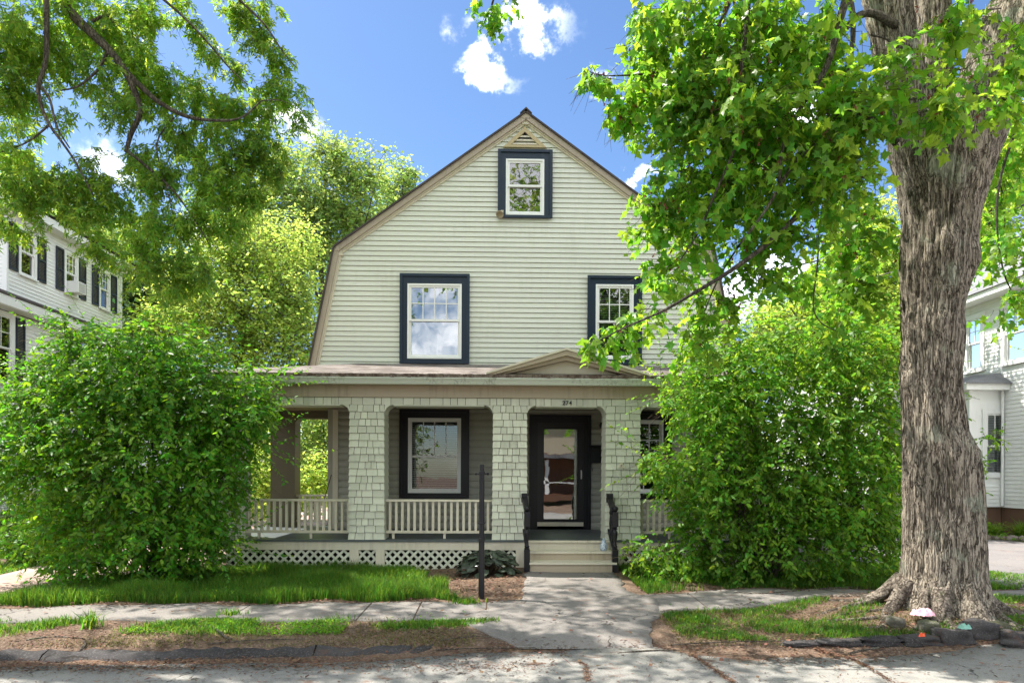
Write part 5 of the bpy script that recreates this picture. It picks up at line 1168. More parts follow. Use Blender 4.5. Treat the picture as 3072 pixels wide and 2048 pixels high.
foliage(tr, [B(2278, 1006, 26, 8, 7.95, .06, 60), B(2264, 1058, 10, 12, 7.95, .06, 40), B(2256, 1128, 14, 6, 7.9, .05, 40), B(2240, 915, 7, 7, 7.9, .04, 40)], 26, 8, .05, T_OVAL, L_maple, droop=.3, tl=.16, twig_r=.002, sub=4, hang=.4, crname='trunk_sprouts', twname='sprout_twigs')
# ------------------------------------------------------------------ trees behind
def back_tree(name, label, base, blobs, n, per, size, m, trunk_r=.16, T=T_SIMPLE, tlen=.7, sub=1.2, limbs=8, keep=None):
    e = thing(name, label, 'tree', base)
    P = foliage(e, blobs, n, per, size, T, m, droop=.15, tl=tlen, twig_r=.006, out=.6, sub=sub, spread=.40, hang=.2, flat=.5, crname='crown', twname='twigs', shell=.2, keep=keep)
    top = max(b[0][2] for b in blobs); cx_ = np.mean([b[0][0] for b in blobs]); cy_ = np.mean([b[0][1] for b in blobs])
    branch(e, [(base[0], base[1], base[2]-.1), ((base[0]*.7+cx_*.3), (base[1]*.7+cy_*.3), top*.35), (base[0]*.3+cx_*.7, cy_, top*.65), (cx_, cy_, top*.98)], [trunk_r, trunk_r*.8, trunk_r*.5, trunk_r*.12], 9, 'trunk')
    for i in range(limbs):
        c = Vector(P[random.randrange(len(P))]); z0_ = random.uniform(.3, .7)*c.z; p0 = Vector((base[0]*.4+cx_*.6, cy_, z0_))
        branch(e, [p0, p0.lerp(c, .5)+Vector((0, 0, -.2)), c], [trunk_r*.4, trunk_r*.22, trunk_r*.06], 5, 'limb')
    return e
def P2(dx, Y): return (atd(dx, 1300, Y).x, Y, .1)
back_tree('ash_tree', 'tall feathery pale green tree rising behind the left roof slope', P2(720, 31), [B(590, 440, 60, 70, 31, 1.6, 1.), B(650, 400, 50, 60, 31, 1.5, .8), B(745, 350, 34, 50, 31, 1., .8), B(800, 380, 45, 50, 31, 1.3, .9), B(855, 410, 34, 50, 31, 1.2, .9), B(730, 450, 80, 70, 31, 2, 1.), B(820, 480, 60, 60, 31, 1.6, .9), B(690, 560, 110, 90, 31, 2.4, 1.1), B(770, 330, 10, 34, 31, .4, .6), B(690, 330, 12, 20, 31, .4, .3), B(880, 350, 12, 22, 31, .3, .4)], 4200, 6, .17, L_ash, .22)
back_tree('young_ash_tree', 'small feathery tree top peeping over the left roof slope', P2(925, 34), [B(925, 400, 26, 28, 34, .9, 1.), B(915, 440, 36, 36, 34, 1., 1.), B(955, 405, 16, 16, 34, .6, 1.), B(900, 500, 50, 50, 34, 1.3, .8)], 700, 6, .17, L_ash, .12, limbs=4)
back_tree('bright_maple_tree', 'broad sunlit yellow green tree between the two left houses', P2(560, 25), [B(520, 560, 80, 70, 25, 1.6, 1.1), B(610, 600, 90, 80, 25, 1.6, 1.2), B(560, 500, 50, 50, 25.5, 1.2, .8), B(460, 660, 90, 70, 24.5, 1.6, 1.1), B(590, 700, 110, 80, 24.5, 1.8, 1.2), B(680, 680, 60, 90, 25, 1.4, 1.1), B(650, 790, 90, 70, 24, 1.4, 1.1), B(500, 780, 110, 70, 24, 1.6, 1.1), B(400, 740, 70, 50, 24, 1.2, 1.), B(690, 560, 40, 60, 26, 1.1, .9), B(430, 600, 50, 40, 25, 1., .8)], 5000, 6, .15, L_bright, .2, T_OVAL)
back_tree('dark_maple_tree', 'dark green tree just behind the white shuttered house', P2(330, 32), [B(330, 690, 70, 70, 32, 2, 1.), B(300, 650, 40, 50, 32, 1.5, 1.), B(400, 720, 80, 60, 33, 2, 1.), B(340, 790, 100, 60, 31, 2, 1.)], 2600, 6, .22, L_dark, .2)
back_tree('pale_tree', 'pale hazy tree top above the roof of the white shuttered house', P2(120, 40), [B(70, 470, 80, 50, 40, 3, 1.), B(180, 520, 90, 50, 40, 3, 1.), B(110, 420, 30, 30, 40, 1.5, .6), B(270, 560, 60, 60, 40, 2, .9), B(60, 560, 90, 70, 40, 3, 1.)], 2600, 6, .24, L_ash, .25)
back_tree('roadside_maple', 'leafy green tree behind the tall shrub, left of the maple trunk', P2(1960, 19), [B(1830, 740, 80, 60, 19, 1.4, 1.), B(1930, 700, 90, 80, 19, 1.5, 1.1), B(2020, 640, 60, 110, 19, 1.3, 1.), B(2020, 780, 80, 90, 18.5, 1.3, 1.1), B(1900, 810, 100, 60, 18.5, 1.4, 1.), B(1990, 520, 60, 60, 19.5, 1.1, .7), B(1770, 780, 50, 40, 19, 1.1, .8)], 3600, 6, .13, L_bright, .16, T_MAPLE)
back_tree('far_right_tree', 'green tree crown rising behind the white bay house', P2(2330, 27), [B(2270, 470, 60, 110, 27, 2, 1.), B(2330, 330, 60, 120, 27, 2, 1.), B(2290, 620, 60, 70, 27, 2, 1.), B(2180, 560, 60, 90, 28, 2, .6)], 2200, 6, .17, L_bright, .22)
# sunlit growth seen through the side porch
def bush(name, label, base, blobs, n, size, m, T=T_OVAL, per=7, tlen=.4):
    e = thing(name, label, 'bush', base)
    foliage(e, blobs, n, per, size, T, m, droop=.1, tl=tlen, twig_r=.004, out=.7, sub=1.2, spread=.4, hang=.2, flat=.5, crname='foliage', twname='twigs', keep=lambda c: c[:, 2] > .05)
    branch(e, [base, (base[0]+.1, base[1], base[2]+.5), (blobs[0][0][0], blobs[0][0][1], blobs[0][0][2])], [.05, .04, .015], 6, 'stem')
    return e
bush('sunlit_vine_shrub', 'yellow green shrub glowing in the sun behind the side porch railing', (atd(660, 1200, 16).x, 16.2, 0), [B(600, 1090, 60, 60, 16, .6, 1.), B(590, 980, 30, 60, 16.5, .5, .8), B(720, 1110, 60, 40, 16, .6, 1.2), B(660, 1130, 90, 34, 15.6, .5, 1.), B(760, 1060, 30, 40, 16.5, .5, 1.)], 900, .10, L_bright)
bush('shaded_back_shrub', 'darker green shrub under the lintel of the side porch opening', (atd(740, 1200, 20).x, 20.5, 0), [B(740, 960, 70, 60, 20.5, 1.2, 1.), B(620, 960, 60, 60, 20.5, 1, 1.), B(700, 1040, 90, 50, 21, 1, 1.), B(620, 1130, 90, 60, 19, 1, 1.)], 1300, .13, L_ash)
bush('low_yew_hedge', 'low dark yew bush at the far left beside the driveway', (atd(30, 1300, 13.5).x, 13.5, 0), [B(20, 1230, 90, 50, 13.5, .8, 1.), B(60, 1180, 60, 50, 13.8, .6, .7), B(150, 1240, 70, 50, 13.2, .6, 1.)], 1400, .06, L_dark, T_SIMPLE, 9, .22)
bush('feathery_shrub', 'feathery green shrub in front of the yew at the far left', (atd(110, 1300, 12.4).x, 12.4, 0), [B(110, 1230, 60, 60, 12.4, .5, 1.), B(60, 1250, 60, 40, 12.4, .5, 1.), B(170, 1180, 40, 50, 12.6, .4, .8)], 900, .06, L_bush, T_SIMPLE, 9, .25)
bush('under_shrub', 'small yellow green shrub low behind the big dark shrub', (atd(170, 1200, 17).x, 17, 0), [B(150, 1160, 50, 60, 17, .7, 1.), B(200, 1180, 60, 60, 17, .7, 1.), B(420, 1220, 90, 60, 17, .8, 1.)], 700, .11, L_bright)
bush('backyard_shrub', 'green shrub behind the tall shrub near the right driveway', (atd(2000, 1200, 15).x, 17, 0), [B(1960, 1190, 90, 40, 17, .8, 1.), B(1850, 1150, 90, 60, 16, .6, .8)], 800, .11, L_bush)
# distant wood
fw_b = [((x, 62+rng.uniform(-6, 6), rng.uniform(2, 5.5)), (5, 4, rng.uniform(3.5, 6)), 1.) for x in np.arange(-75, 80, 6)]
e = thing('distant_woods', None, None, (0, 60, 0)); bpy.data.objects.remove(e)
Pw, Dw = blob_points([(c, r, w_) for c, r, w_ in fw_b], 26000, 1., .4)
v, f = leaves_geo(Pw, rng.normal(size=Pw.shape)+np.array([0, 0, -.4]), rng.normal(size=Pw.shape)+np.array([0, 0, .7]), rng.uniform(.35, .8, len(Pw)), T_SIMPLE)
tag(npmesh('distant_woods', v, f, L_ash, None, 'stuff'), 'distant green treeline closing the gaps between the houses', 'woods')
# ------------------------------------------------------------------ across the street (seen only in the panes)
oh = thing('brown_porch_house', 'house across the street with a brown clapboard porch, mirrored in the storm door', 'house', (4, -15, 0))
Box('wall', brownb, oh, 0, 9, -20, -15, 0, 3.0); Box('upper_wall', tan, oh, 0, 9, -20, -15, 3.0, 5.6)
MB().prism([(-.5, 5.6), (9.5, 5.6), (4.5, 8.6)], -20.5, -14.6).build('roof', greyroof, oh)
for i in range(4): Box('porch_post', white, oh, .3+i*2.7, .5+i*2.7, -13.4, -13.2, .3, 2.6)
Box('porch_deck', brownb, oh, 0, 9, -15, -13.1, .1, .5); Box('porch_rail', white, oh, 0, 9, -13.3, -13.2, 1.2, 1.3); Box('porch_roof', greyroof, oh, -.2, 9.2, -15, -12.9, 2.7, 2.9)
back_tree('street_tree', 'tall tree across the street, mirrored in the attic window', (6.5, -9.5, -.1), [((6.0, -9.5, 9), (4.2, 3.2, 3.6), 1.), ((3.6, -10, 15), (4.0, 3, 4.5), 1.), ((8, -10, 14), (4, 3, 4), .8)], 2600, 6, .3, L_ash, .35)
back_tree('roadside_tree', 'rounded tree across the street, mirrored in the lower window', (-7, -12, -.1), [((-6.6, -12, 3.8), (2.4, 2.2, 2.4), 1.), ((-13, -12, 7), (4, 3, 5), 1.)], 1600, 6, .28, L_ash, .25)
# ------------------------------------------------------------------ wires
def wire(lab, pts, Y0, Y1, r=.011):
    P = [atd(x, y, Y0+(Y1-Y0)*i/(len(pts)-1)) for i, (x, y) in enumerate(pts)]
    out = []
    for i in range(len(P)-1):
        for j in range(6): out.append(P[i].lerp(P[i+1], j/6))
    out.append(P[-1]); tag(MB().tube(out, r, 5).build('utility_wire', blackp, None), lab, 'wire', 'wires running to the houses')
wire('thick black wire crossing behind the maple trunk, upper of the two', [(1700, 640), (1925, 588), (2068, 541), (2245, 556-30), (2352, 470), (2600, 360)], 13.5, 9.5, .014)
wire('thin black wire sagging from the green house towards the trunk, lower of the two', [(1672, 690), (1711, 693), (1798, 686), (1935, 656), (2068, 620), (2300, 545), (2600, 430)], 13.6, 10.0, .009)
# ------------------------------------------------------------------ planting and litter at ground level
def grass(name, label, pts, hmin, hmax, m, wdt=.006, lean=.35, cat='grass', parent=None, kind='stuff'):
    n = len(pts); x, y = pts[:, 0], pts[:, 1]; z = hgt(x, y)-.005
    ln = rng.uniform(hmin, hmax, n)*(.75+.5*np.clip(np.sin(x*3.1)*np.cos(y*4.3+x)+.3, 0, 1)); a = rng.uniform(0, 2*np.pi, n); la = np.abs(rng.normal(size=n))*lean
    d = np.stack([np.cos(a)*la, np.sin(a)*la, np.ones(n)], 1); b = np.stack([np.cos(a+1.57+rng.normal(size=n)*.6), np.sin(a+1.57), np.zeros(n)], 1)*(wdt*rng.uniform(.6, 1.3, n))[:, None]
    base = np.stack([x, y, z], 1); mid = base+d*np.array([.55, .55, 1])*(ln*.55)[:, None]; tip = base+d*np.array([1.25, 1.25, .95])*ln[:, None]
    v = np.stack([base-b, base+b, mid+b*.7, mid-b*.7, tip], 1).reshape(-1, 3)
    i0 = (np.arange(n)*5)[:, None]
    f = np.concatenate([i0+np.array([[0, 1, 2]]), i0+np.array([[0, 2, 3]]), i0+np.array([[3, 2, 4]])])
    o = npmesh(name, v, f, m, parent, kind)
    if label: tag(o, label, cat)
    return o
def scatter(n, x0, x1, y0, y1, fn):
    x = rng.uniform(x0, x1, n); y = rng.uniform(y0, y1, n); k = fn(x, y) > rng.uniform(size=n); return np.stack([x[k], y[k]], 1)
def pn(x, y, s, o=0): return .5+.5*np.sin(x*s+o+1.7*np.sin(y*s*1.3+o))*np.cos(y*s*1.1-o+1.3*np.sin(x*s*.8))
fe = lambda x: np.interp(x, [p[0] for p in far_e], [p[1] for p in far_e]); ne = lambda x: np.interp(x, [p[0] for p in near_e], [p[1] for p in near_e])
def dl(y): return np.interp(y, [6.9, 8.3, 8.9, 10.3, 11.6, 34], [-9, -7.4, -6.5, -5.55, -5.35, -5.4])
left_l = lambda x, y: ((y > fe(x)+.14+.08*np.sin(x*5)) & (x > dl(y)+.03) & (x < -.55-.12*np.sin(y*7)-np.clip(y-9.1, 0, 3)*.42)).astype(float)*np.where(y > 10.8, .7, 1)
grass('grass', 'tall lush lawn grass left of the front walk', scatter(150000, -7.6, -.3, 8.4, 11.5, left_l), .08, .22, L_grass, .0042, .36)
right_l = lambda x, y: ((y > fe(x)+.10) & (x > 2.05) & (x < 7.2)).astype(float)*np.clip(pn(x, y, 1.9, .4)*1.5-.15+(y-9.8)*.25+(x > 3.2)*.35, 0, 1)
grass('grass', 'lawn grass between the right sidewalk and the tall shrub', scatter(60000, 2.0, 7.4, 9.1, 11.4, right_l), .05, .14, L_grass, .0055, .35)
strip_l = lambda x, y: ((y < ne(x)+.02+.05*np.sin(x*3.3)) & (y > 7.12+.10*np.sin(x*2.7)+.07*np.sin(x*6.1)) & (x < .1)).astype(float)*np.clip((y-7.12)*2.4, 0, 1)*np.clip(pn(x, y, 2.6, 2.)*2.2-.7+(y-7.35)*1.2-(x > -2.6)*.75, 0, 1)
grass('grass', 'ragged grass on the left verge between sidewalk and street', scatter(60000, -7, .2, 6.95, 7.8, strip_l), .04, .10, L_grass, .005, .5)
strip_r = lambda x, y: ((y < ne(x)-.03) & (y > 7.0) & (x > 1.95) & (x < 7.5)).astype(float)*np.clip(pn(x, y, 2.7, .2)*2.2-.6+(x < 2.7)*.3, 0, 1)*((x-5.2)**2+(y-TY)**2 > .42)
grass('grass', 'mossy grass on the right verge around the maple roots', scatter(52000, 1.9, 7.6, 6.95, 8.9, strip_r), .03, .085, L_grass, .005, .55)
dry = lambda x, y: ((y < ne(x)+.05+.05*np.sin(x*4)) & (y > 6.9) & ~((x > -.2) & (x < 1.9))).astype(float)*np.clip(pn(x, y, 1.4, 3.)*1.6-.35, 0, 1)
grass('dry_grass', 'dry yellowish moss and thatch on the street verge', scatter(60000, -7, 7.5, 6.9, 8.2, dry), .012, .04, L_dry, .005, .9)
sidegr = lambda x, y: ((x < -7.9)).astype(float)
grass('grass', 'strip of lawn beyond the left driveway', scatter(16000, -12.5, -7.9, 10.6, 13.5, sidegr), .05, .12, L_grass, .009, .4)
rg = lambda x, y: ((x > 5.6) & (x < np.interp(y, [9.5, 11.5, 12.2], [9.5, 7.6, 6.2]))).astype(float)
grass('grass', 'short lawn to the right of the maple trunk by the driveway', scatter(36000, 5.4, 9.6, 9.5, 12.2, rg), .03, .08, L_grass, .007, .4)
# brown litter of needles, seeds and chips
def litter(name, label, pts, smin, smax, asp=.18, m=litterm, lift=.03):
    n = len(pts); x, y = pts[:, 0], pts[:, 1]; z = hgt(x, y)+lift+rng.uniform(0, .008, n); a = rng.uniform(0, 6.28, n); s = rng.uniform(smin, smax, n)
    t = np.stack([np.cos(a), np.sin(a), rng.normal(size=n)*.18], 1); nn = np.stack([rng.normal(size=n)*.35, rng.normal(size=n)*.35, np.ones(n)], 1)
    T = (np.array([(0, 0, 0), (asp, .5, .05), (0, 1, 0), (-asp, .5, .05)]), np.array([(0, 1, 2, 3)]))
    v, f = leaves_geo(np.stack([x, y, z], 1), t, nn, s, T); return tag(npmesh(name, v, f, m, None, 'stuff'), label, 'litter')
edgef = lambda x: np.interp(x, [p[0] for p in edge_street], [p[1] for p in edge_street])
lit1 = lambda x, y: np.clip(np.exp(-((y-edgef(x)-.0)/.16)**2)*1.0*np.clip(pn(x, y, 1.2, 1)+.35, 0, 1)+.10*pn(x, y, 2.2, 5)*(y < 6.6), 0, 1)
lit1b = lambda x, y: np.clip(lit1(x, y)+.75*np.exp(-((y-6.42-.05*np.sin(x*2))/.17)**2)*(x < .6)*np.clip(pn(x, y, 1.1, 2)+.4, 0, 1)+.8*np.exp(-((y-6.86)/.07)**2)*(x > -.2)*(x < 2.2), 0, 1)
litter('leaf_litter', 'brown needles and seeds along the street gutter', scatter(60000, -6, 6.5, 5.4, 7.3, lit1b), .015, .06, .10, lift=.008)
lit2 = lambda x, y: np.clip(np.exp(-((y-fe(x)-.1)/.14)**2)*.8*((x < .3) | (x > 2.1))+((x > -1.5) & (x < .42) & (y > 8.7))*.9+((x > 2.0) & (x < 3.0) & (y > 9.3))*.6, 0, 1)
litter('leaf_litter', 'dry brown leaves in the bed by the lamp post and steps', scatter(20000, -6.5, 6.5, 8.2, 11.3, lit2), .02, .06, .25, lift=.012)
lit3 = lambda x, y: .9*((y < ne(x)) & (y > 6.8) & ~((x > -.3) & (x < 1.9)))*np.clip(pn(x, y, 1.8, 4), 0, 1)
litter('leaf_litter', 'brown debris scattered over the bare verge soil', scatter(42000, -7, 7, 6.8, 8.9, lit3), .015, .05, .15, lift=.010)
litter('twig_litter', 'thin broken twigs strewn along the verges and gutter', scatter(1100, -6.5, 6.5, 6.2, 7.7, lambda x, y: .75*((x < .1) | (x > 1.9) | (y < 6.95))), .06, .20, .018, lift=.014)
# twigs and sticks
def gpt0(dx, dy, Yg=8):
    Y = Yg
    for _ in range(14): q = atd(dx, dy, Y); dv = (q-CAM)/q.y; Y = .5*Y+.5*(H(q.x, Y)-1.65)/dv.z
    return atd(dx, dy, Y)
def stick(lab, p0, p1, r, bend=.02):
    a = atd(*p0, 1); 
    def onground(d):
        Y = 7.
        for _ in range(12):
            q = atd(d[0], d[1], Y); 
            # intersect the view line with the ground height
            dv = (q-CAM)/q.y; Y2 = (H(q.x, Y)+.02-1.65)/dv.z if dv.z < 0 else Y; Y = .5*Y+.5*Y2
        return atd(d[0], d[1], Y)
    A_, B_ = onground(p0), onground(p1); mid = A_.lerp(B_, .5)+Vector((random.uniform(-bend, bend), random.uniform(-bend, bend), .012))
    tag(MB().tube([A_, A_.lerp(mid, .5)+Vector((0, 0, .004)), mid, mid.lerp(B_, .5), B_], [r, r*.9, r*.8, r*.7, r*.4], 6).build('stick', barkb, None), lab, 'stick', 'fallen sticks along the verge'); return A_
for lab, a, b, r in (('forked stick lying at the foot of the front walk', (1418, 1500), (1572, 1492), .010), ('pale stick across the gutter below the left verge', (475, 1478), (700, 1466), .007), ('bleached stick on the street under the left verge', (1000, 1492), (1230, 1486), .007), ('short thick root stub on the left verge edge', (180, 1500), (196, 1470), .018), ('pale stub of wood on the right verge', (1950, 1500), (2030, 1484), .014),
                     ('long thin brown stick in the right gutter', (1540, 1480), (1830, 1470), .007), ('thin stick left of the forked stick', (1010, 1470), (1130, 1460), .006), ('bare root end poking through the left verge', (480, 1435), (525, 1468), .016)):
    stick(lab, a, b, r)
cp = []
for line in (((1870, 1488), (1900, 1500), (1960, 1516), (1990, 1532), (2055, 1570)), ((1585, 1502), (1612, 1520), (1650, 1545), (1690, 1572)), ((1290, 1500), (1345, 1530), (1352, 1568))):
    for a_, b_ in zip(line[:-1], line[1:]):
        p_, q_ = gpt0(*a_), gpt0(*b_); k_ = 260
        t_ = rng.uniform(size=k_)[:, None]; cp.append(np.array([[p_.x, p_.y]])*(1-t_)+np.array([[q_.x, q_.y]])*t_+rng.normal(size=(k_, 2))*.018)
litter('leaf_litter', 'brown debris filling the long cracks in the street', np.concatenate(cp), .012, .035, .15, lift=.01)
for line, r_ in ((((2020, 1418), (1960, 1424), (1890, 1428), (1830, 1440)), .028), (((2050, 1352), (1960, 1350), (1860, 1356), (1760, 1364), (1690, 1362)), .030), (((2030, 1440), (1950, 1446), (1880, 1444)), .022), (((2040, 1400), (1985, 1404), (1930, 1412)), .022), (((2290, 1400), (2340, 1420), (2400, 1450)), .03)):
    branch(tr, [gpt0(*p)+Vector((0, 0, .004)) for p in line], list(np.linspace(r_, r_*.5, len(line))), 7, 'root', barkr)
for line, r_ in ((((455, 1440), (490, 1446), (515, 1462), (540, 1470)), .022), (((300, 1452), (350, 1450), (390, 1462)), .014), (((60, 1470), (120, 1462), (190, 1466)), .012)):
    branch(tl_, [gpt0(*p)+Vector((0, 0, .004)) for p in line], list(np.linspace(r_, r_*.5, len(line))), 7, 'root', barkr)
# dark asphalt berm along the left verge and broken curb blocks under the maple
bl_ = thing('asphalt_berm', 'low dark crumbling asphalt berm along the left edge of the street', 'curb', (-3, 6.8, -.1))
i = 0; xx = -8.
while xx < -.6:
    L_ = random.uniform(1.6, 2.6); nseg = 26
    v = []; f = []
    for k in range(nseg+1):
        x = xx+(L_-.015)*k/nseg; e0 = lerp(edge_street, x)+.10; w0 = mnoise.noise(Vector((x*3, 0, 0)))*.07+mnoise.noise(Vector((x*11, 3, 0)))*.03
        for (dy, dz) in ((-.05, -.16), (0+w0, -.10), (.06+w0, -.055), (.17+w0, -.03), (.27, -.06), (.30, -.17)): v.append((x, e0+dy+.05, dz-.04+mnoise.noise(Vector((x*6, dy*20, 2)))*.045))
    for k in range(nseg):
        for j in range(5): f.append((k*6+j, (k+1)*6+j, (k+1)*6+j+1, k*6+j+1))
    npmesh('berm_block', np.array(v), np.array(f), curbm, bl_); xx += L_
cb = thing('broken_curb', 'broken dark asphalt curb blocks wrapped round the maple roots', 'curb', (5, 7, -.1))
def rock(name, c, r, m, parent, seed, sq=.35, n1=14, n2=22):
    v = []; 
    for i in range(n1+1):
        ph = math.pi*i/n1
        for j in range(n2):
            th = 2*math.pi*j/n2; d = Vector((math.sin(ph)*math.cos(th), math.sin(ph)*math.sin(th), math.cos(ph)))
            mxx = max(abs(d.x), abs(d.y), abs(d.z)); k = (1-sq)+sq/mxx; k *= 1+(.22 if sq < .4 else .34)*mnoise.noise(d*1.6+Vector((seed*3.1, 0, 0)))+(.06 if sq < .4 else .16)*mnoise.noise(d*4+Vector((seed, 0, 0)))
            v.append((c[0]+d.x*r[0]*k, c[1]+d.y*r[1]*k, c[2]+d.z*r[2]*k))
    i = np.arange(n1*n2); a = (i//n2)*n2+i % n2; b = (i//n2)*n2+(i+1) % n2
    return npmesh(name, np.array(v), np.stack([a, a+n2, b+n2, b], 1), m, parent, None, True)
random.seed(5)
cbx = [(3.55, 6.98, .22, .09, .04), (3.98, 6.98, .21, .09, .05), (4.40, 6.99, .20, .10, .06), (4.78, 7.02, .17, .11, .10), (5.12, 7.12, .17, .13, .14), (5.42, 6.98, .13, .10, .09), (5.72, 7.0, .17, .12, .10), (6.08, 7.05, .18, .12, .12), (6.45, 7.05, .18, .12, .12), (3.15, 6.95, .17, .07, .03), (5.30, 6.86, .1, .06, .05), (6.85, 7.05, .2, .1, .1)]
for k, (x, y, a, b, c) in enumerate(cbx): rock('curb_block', (x, y, -.08+c*.55), (a*1.12, b*1.1, c*.9), curbm, cb, k, .75)
for k, (x, y, a, lab) in enumerate(((4.40, 7.40, .10, 'grey rounded stone leftmost of the three at the maple foot'), (4.66, 7.24, .11, 'grey rounded stone just below the pink cloth'), (5.42, 7.22, .10, 'grey rounded stone at the front of the maple trunk'))):
    tag(rock('rock', (x, y, H(x, y)+.03), (a, a*.8, a*.7), mossr, None, 30+k, .30), lab, 'rock', 'stones at the foot of the maple')
# litter things
def cloth(name, lab, cat, c, r, m, seed, th=.5, ridges=9):
    n1, n2 = 26, 60; v = []
    for i in range(n1+1):
        u = i/n1
        for j in range(n2):
            th_ = 2*math.pi*j/n2; rr = u*(1+.18*mnoise.noise(Vector((math.cos(th_)*1.5, math.sin(th_)*1.5, seed))))
            x, y = rr*math.cos(th_), rr*math.sin(th_)
            z = (1-u**3)*th*(.75+.9*mnoise.noise(Vector((x*1.7, y*1.7, seed))))+.55*abs(mnoise.noise(Vector((x*3.1+y, y*1.6+x, seed+2))))*(1-u**5)+.12*mnoise.noise(Vector((x*8, y*5, seed)))
            v.append((c[0]+x*r[0], c[1]+y*r[1], c[2]+z*r[2]))
    i = np.arange(n1*n2); a = (i//n2)*n2+i % n2; b = (i//n2)*n2+(i+1) % n2
    return tag(npmesh(name, np.array(v), np.stack([a, b, b+n2, a+n2], 1), m, None, None, True), lab, cat)
pc_ = atd(2118, 1402, 7.42)
cloth('pink_cloth', 'crumpled pink cloth lying against the foot of the maple trunk', 'cloth', (pc_.x, 7.42, pc_.z-.04), (.13, .10, .115), pinkm, 1.3)
oc = atd(2117, 1456, 6.76); cloth('orange_scrap', 'small bright orange plastic scrap on the gutter below the maple', 'litter', (oc.x, 6.76, oc.z-.02), (.03, .02, .05), orangem, 4.)
mc = atd(2215, 1435, 6.86); cloth('mint_wrapper', 'crumpled mint green wrapper on the broken curb right of the orange scrap', 'wrapper', (mc.x, 6.86, mc.z-.03), (.07, .05, .07), mintm, 8.)
# bronze-leaved plant behind the lamp post
hp = at(1462, 1700, 10.7)
hs_ = thing('bronze_leaf_plant', 'mound of large dark bronze leaves behind the lamp post', 'plant', (hp.x, 10.75, .04))
mv = []; mf = []
for i in range(9):
    for j in range(7):
        u = i/8; w_ = (j-3)/3; wid = .52*math.sin(math.pi*min(1, u*.82+.16))**.7*(1.05 if u > .02 else .3)
        mv.append((w_*wid, u-.08*abs(w_)**2*(1 if u < .3 else 0)*3, -.25*(u-.4)**2-.10*w_*w_+.035*math.sin(w_*9+u*4)*abs(w_)))
for i in range(8):
    for j in range(6): a = i*7+j; mf.append((a, a+1, a+8, a+7))
lme = bpy.data.meshes.new('broad_leaf'); lme.from_pydata(mv, [], mf); lme.materials.append(L_hosta); lme.polygons.foreach_set('use_smooth', [True]*len(lme.polygons))
stm = MB()
for k in range(120):
    a = random.uniform(0, 6.28); el = random.uniform(.05, 1.0)**.7; rr = .44*math.sin(math.acos(min(1, el*.95)))
    c = Vector((hp.x+math.cos(a)*rr, 10.72+math.sin(a)*rr*.6, .06+.42*el)); o = bpy.data.objects.new('leaf', lme); COL.objects.link(o); o.parent = hs_
    o.location = c-wloc(hs_); s = random.uniform(.10, .17); o.scale = (s, s, s); o.rotation_euler = (R(random.uniform(-55, -5)), R(random.uniform(-20, 20)), a-math.pi/2+random.uniform(-.4, .4))
    stm.tube([(hp.x, 10.72, .0), tuple(c.lerp(Vector((hp.x, 10.72, .0)), .35)+Vector((0, 0, .05))), tuple(c)], [.005, .004, .003], 4)
stm.build('stems', twigm, hs_)
# tuft weeds
def tuft(lab, x, y, n, r, h0, h1, m=L_grass, wd=.008, name='grass_tuft', lean=.5):
    e = thing(name, lab, 'plant', (x, y, H(x, y)))
    p = np.stack([x+rng.normal(size=n)*r, y+rng.normal(size=n)*r*.7], 1); o = grass('blades', None, p, h0, h1, m, wd, lean, parent=e); return e
def gpt(dx, dy, Yg=8): 
    Y = Yg
    for _ in range(14): q = atd(dx, dy, Y); dv = (q-CAM)/q.y; Y = .5*Y+.5*(H(q.x, Y)-1.65)/dv.z
    return atd(dx, dy, Y)
for lab, dx, dy, n, r, h0, h1 in (('broad-bladed grass tuft at the left edge of the verge', 210, 1440, 60, .06, .10, .2), ('dandelion clump at the end of the left lawn by the lamp post', 1068, 1385, 160, .08, .06, .16), ('bright sprout on the middle of the left verge', 570, 1425, 80, .06, .04, .08), ('grass tuft on the verge beside the left sidewalk', 535, 1412, 90, .08, .06, .12), ('small bright tuft in the verge left of the front walk', 885, 1440, 90, .06, .03, .06), ('grass clump at the left tip of the right verge', 1600, 1425, 500, .10, .06, .13)):
    q = gpt(dx, dy); tuft(lab, q.x, q.y, n, r, h0, h1)
q = gpt(1066, 1383)
dn = thing('dandelion_stalks', 'pale dandelion stalks standing at the end of the left lawn', 'plant', (q.x, q.y, 0))
for k in range(6):
    x = q.x+random.uniform(-.07, .07); h_ = random.uniform(.2, .3)
    MB().tube([(x, q.y, 0), (x+random.uniform(-.02, .02), q.y, h_*.6), (x+random.uniform(-.04, .04), q.y, h_)], [.003, .0025, .003], 5).build('stalk', L_dry, dn)
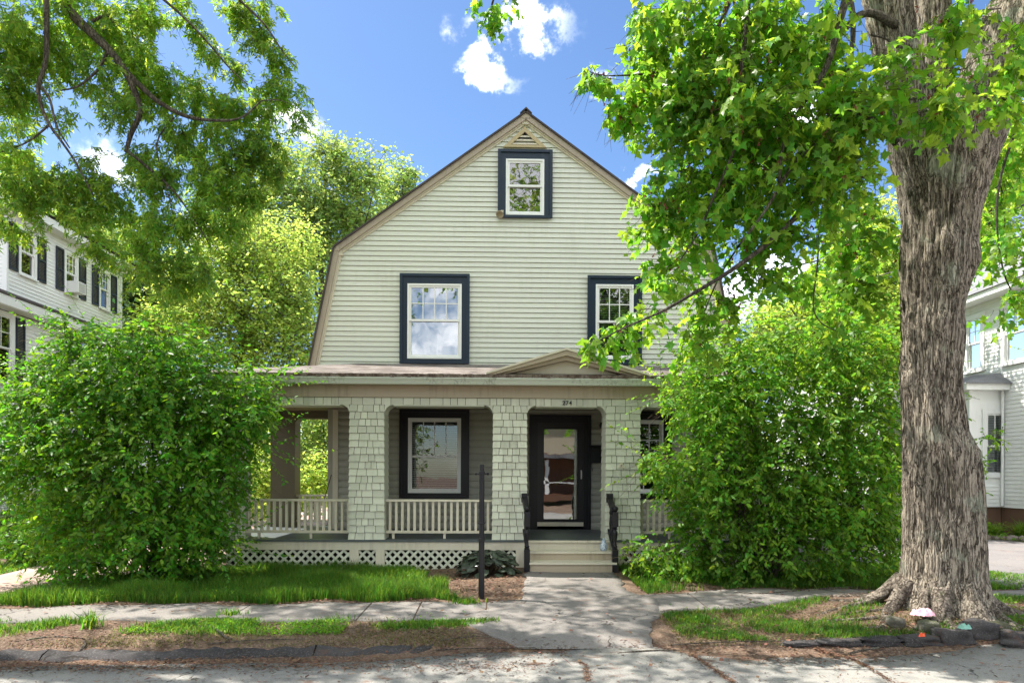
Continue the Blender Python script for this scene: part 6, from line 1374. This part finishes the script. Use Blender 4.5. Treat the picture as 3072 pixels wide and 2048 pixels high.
# ground cover patch (clover like) on the left verge
cvp = scatter(9000, -3.9, -1.2, 7.2, 7.66, lambda x, y: np.clip(pn(x, y, 2.5, 1.)*1.6-.2, 0, 1)*(x < -1.6))
v, f = leaves_geo(np.stack([cvp[:, 0], cvp[:, 1], hgt(cvp[:, 0], cvp[:, 1])+rng.uniform(.01, .05, len(cvp))], 1), rng.normal(size=(len(cvp), 3)), rng.normal(size=(len(cvp), 3))*.4+np.array([0, 0, 1]), rng.uniform(.015, .035, len(cvp)), T_OVAL)
tag(npmesh('ground_cover', v, f, L_bushr, None, 'stuff'), 'pale leafy ground cover on the middle of the left verge', 'ground cover')
wd_ = np.concatenate([scatter(9000, -7.3, -.8, 8.6, 10.4, lambda x, y: left_l(x, y)*np.clip(pn(x, y, 3.1, 2)*2-1.1, 0, 1)), scatter(7000, -6.5, 7, 7.0, 9.6, lambda x, y: np.clip(pn(x, y, 3.7, 5)*2-1.2, 0, 1)*((strip_l(x, y)+strip_r(x, y)+right_l(x, y)) > 0))])
v, f = leaves_geo(np.stack([wd_[:, 0], wd_[:, 1], hgt(wd_[:, 0], wd_[:, 1])+rng.uniform(.03, .13, len(wd_))], 1), rng.normal(size=(len(wd_), 3)), rng.normal(size=(len(wd_), 3))*.4+np.array([0, -.3, 1]), rng.uniform(.02, .045, len(wd_)), T_OVAL)
tag(npmesh('lawn_weeds', v, f, L_bushr, None, 'stuff'), 'small round leaved weeds mixed into the lawn and verges', 'weeds')
litter('fallen_leaves', 'scattered dry fallen leaves on the lawns and paving', scatter(700, -6.5, 6.8, 5.6, 10.8, lambda x, y: .5+0*x), .03, .07, .35, lift=.03)
# garden in front of the right house
og = [((2273, 1222), 17.0, 'bright ornamental grass clump in the stone edged bed', 520), ((2235, 1205), 17.3, 'taller loose grass beside the maple trunk in the bed', 300), ((2345, 1215), 16.8, 'blue green grass clump at the right edge of the bed', 260)]
for (d, Y, lab, n) in og:
    c = atd(d[0], d[1], Y); e = thing('ornamental_grass', lab, 'plant', (c.x, Y, .1), 'grass clumps in the right garden bed')
    a = rng.uniform(0, 6.28, n); r_ = rng.uniform(0, .12, n); p = np.stack([c.x+np.cos(a)*r_, Y+np.sin(a)*r_], 1)
    grass('blades', None, p, .3, .62, L_orn, .010, .7, parent=e)
bush('bed_perennials', 'low pale flowering perennials in the stone edged bed', (atd(2230, 1235, 16.9).x, 16.9, .1), [B(2235, 1238, 20, 10, 16.9, .3, 30), B(2300, 1238, 30, 8, 16.8, .3, 30)], 120, .09, L_orn)
bed = gridmesh('garden_bed', np.linspace(11.6, 13.6, 8), np.linspace(16.9, 18.1, 6), soil, .05)
se = thing('stone_edging', 'curved low edging of brown stones round the right garden bed', 'edging', (12.5, 16.5, .1))
for k in range(12):
    t = k/11; x = 11.3+2.6*t; y = 16.95-.75*t+.1*math.sin(t*6); rock('edging_stone', (x, y, .12), (.14, .10, .10), stonem, se, 50+k, .4, 7, 10)
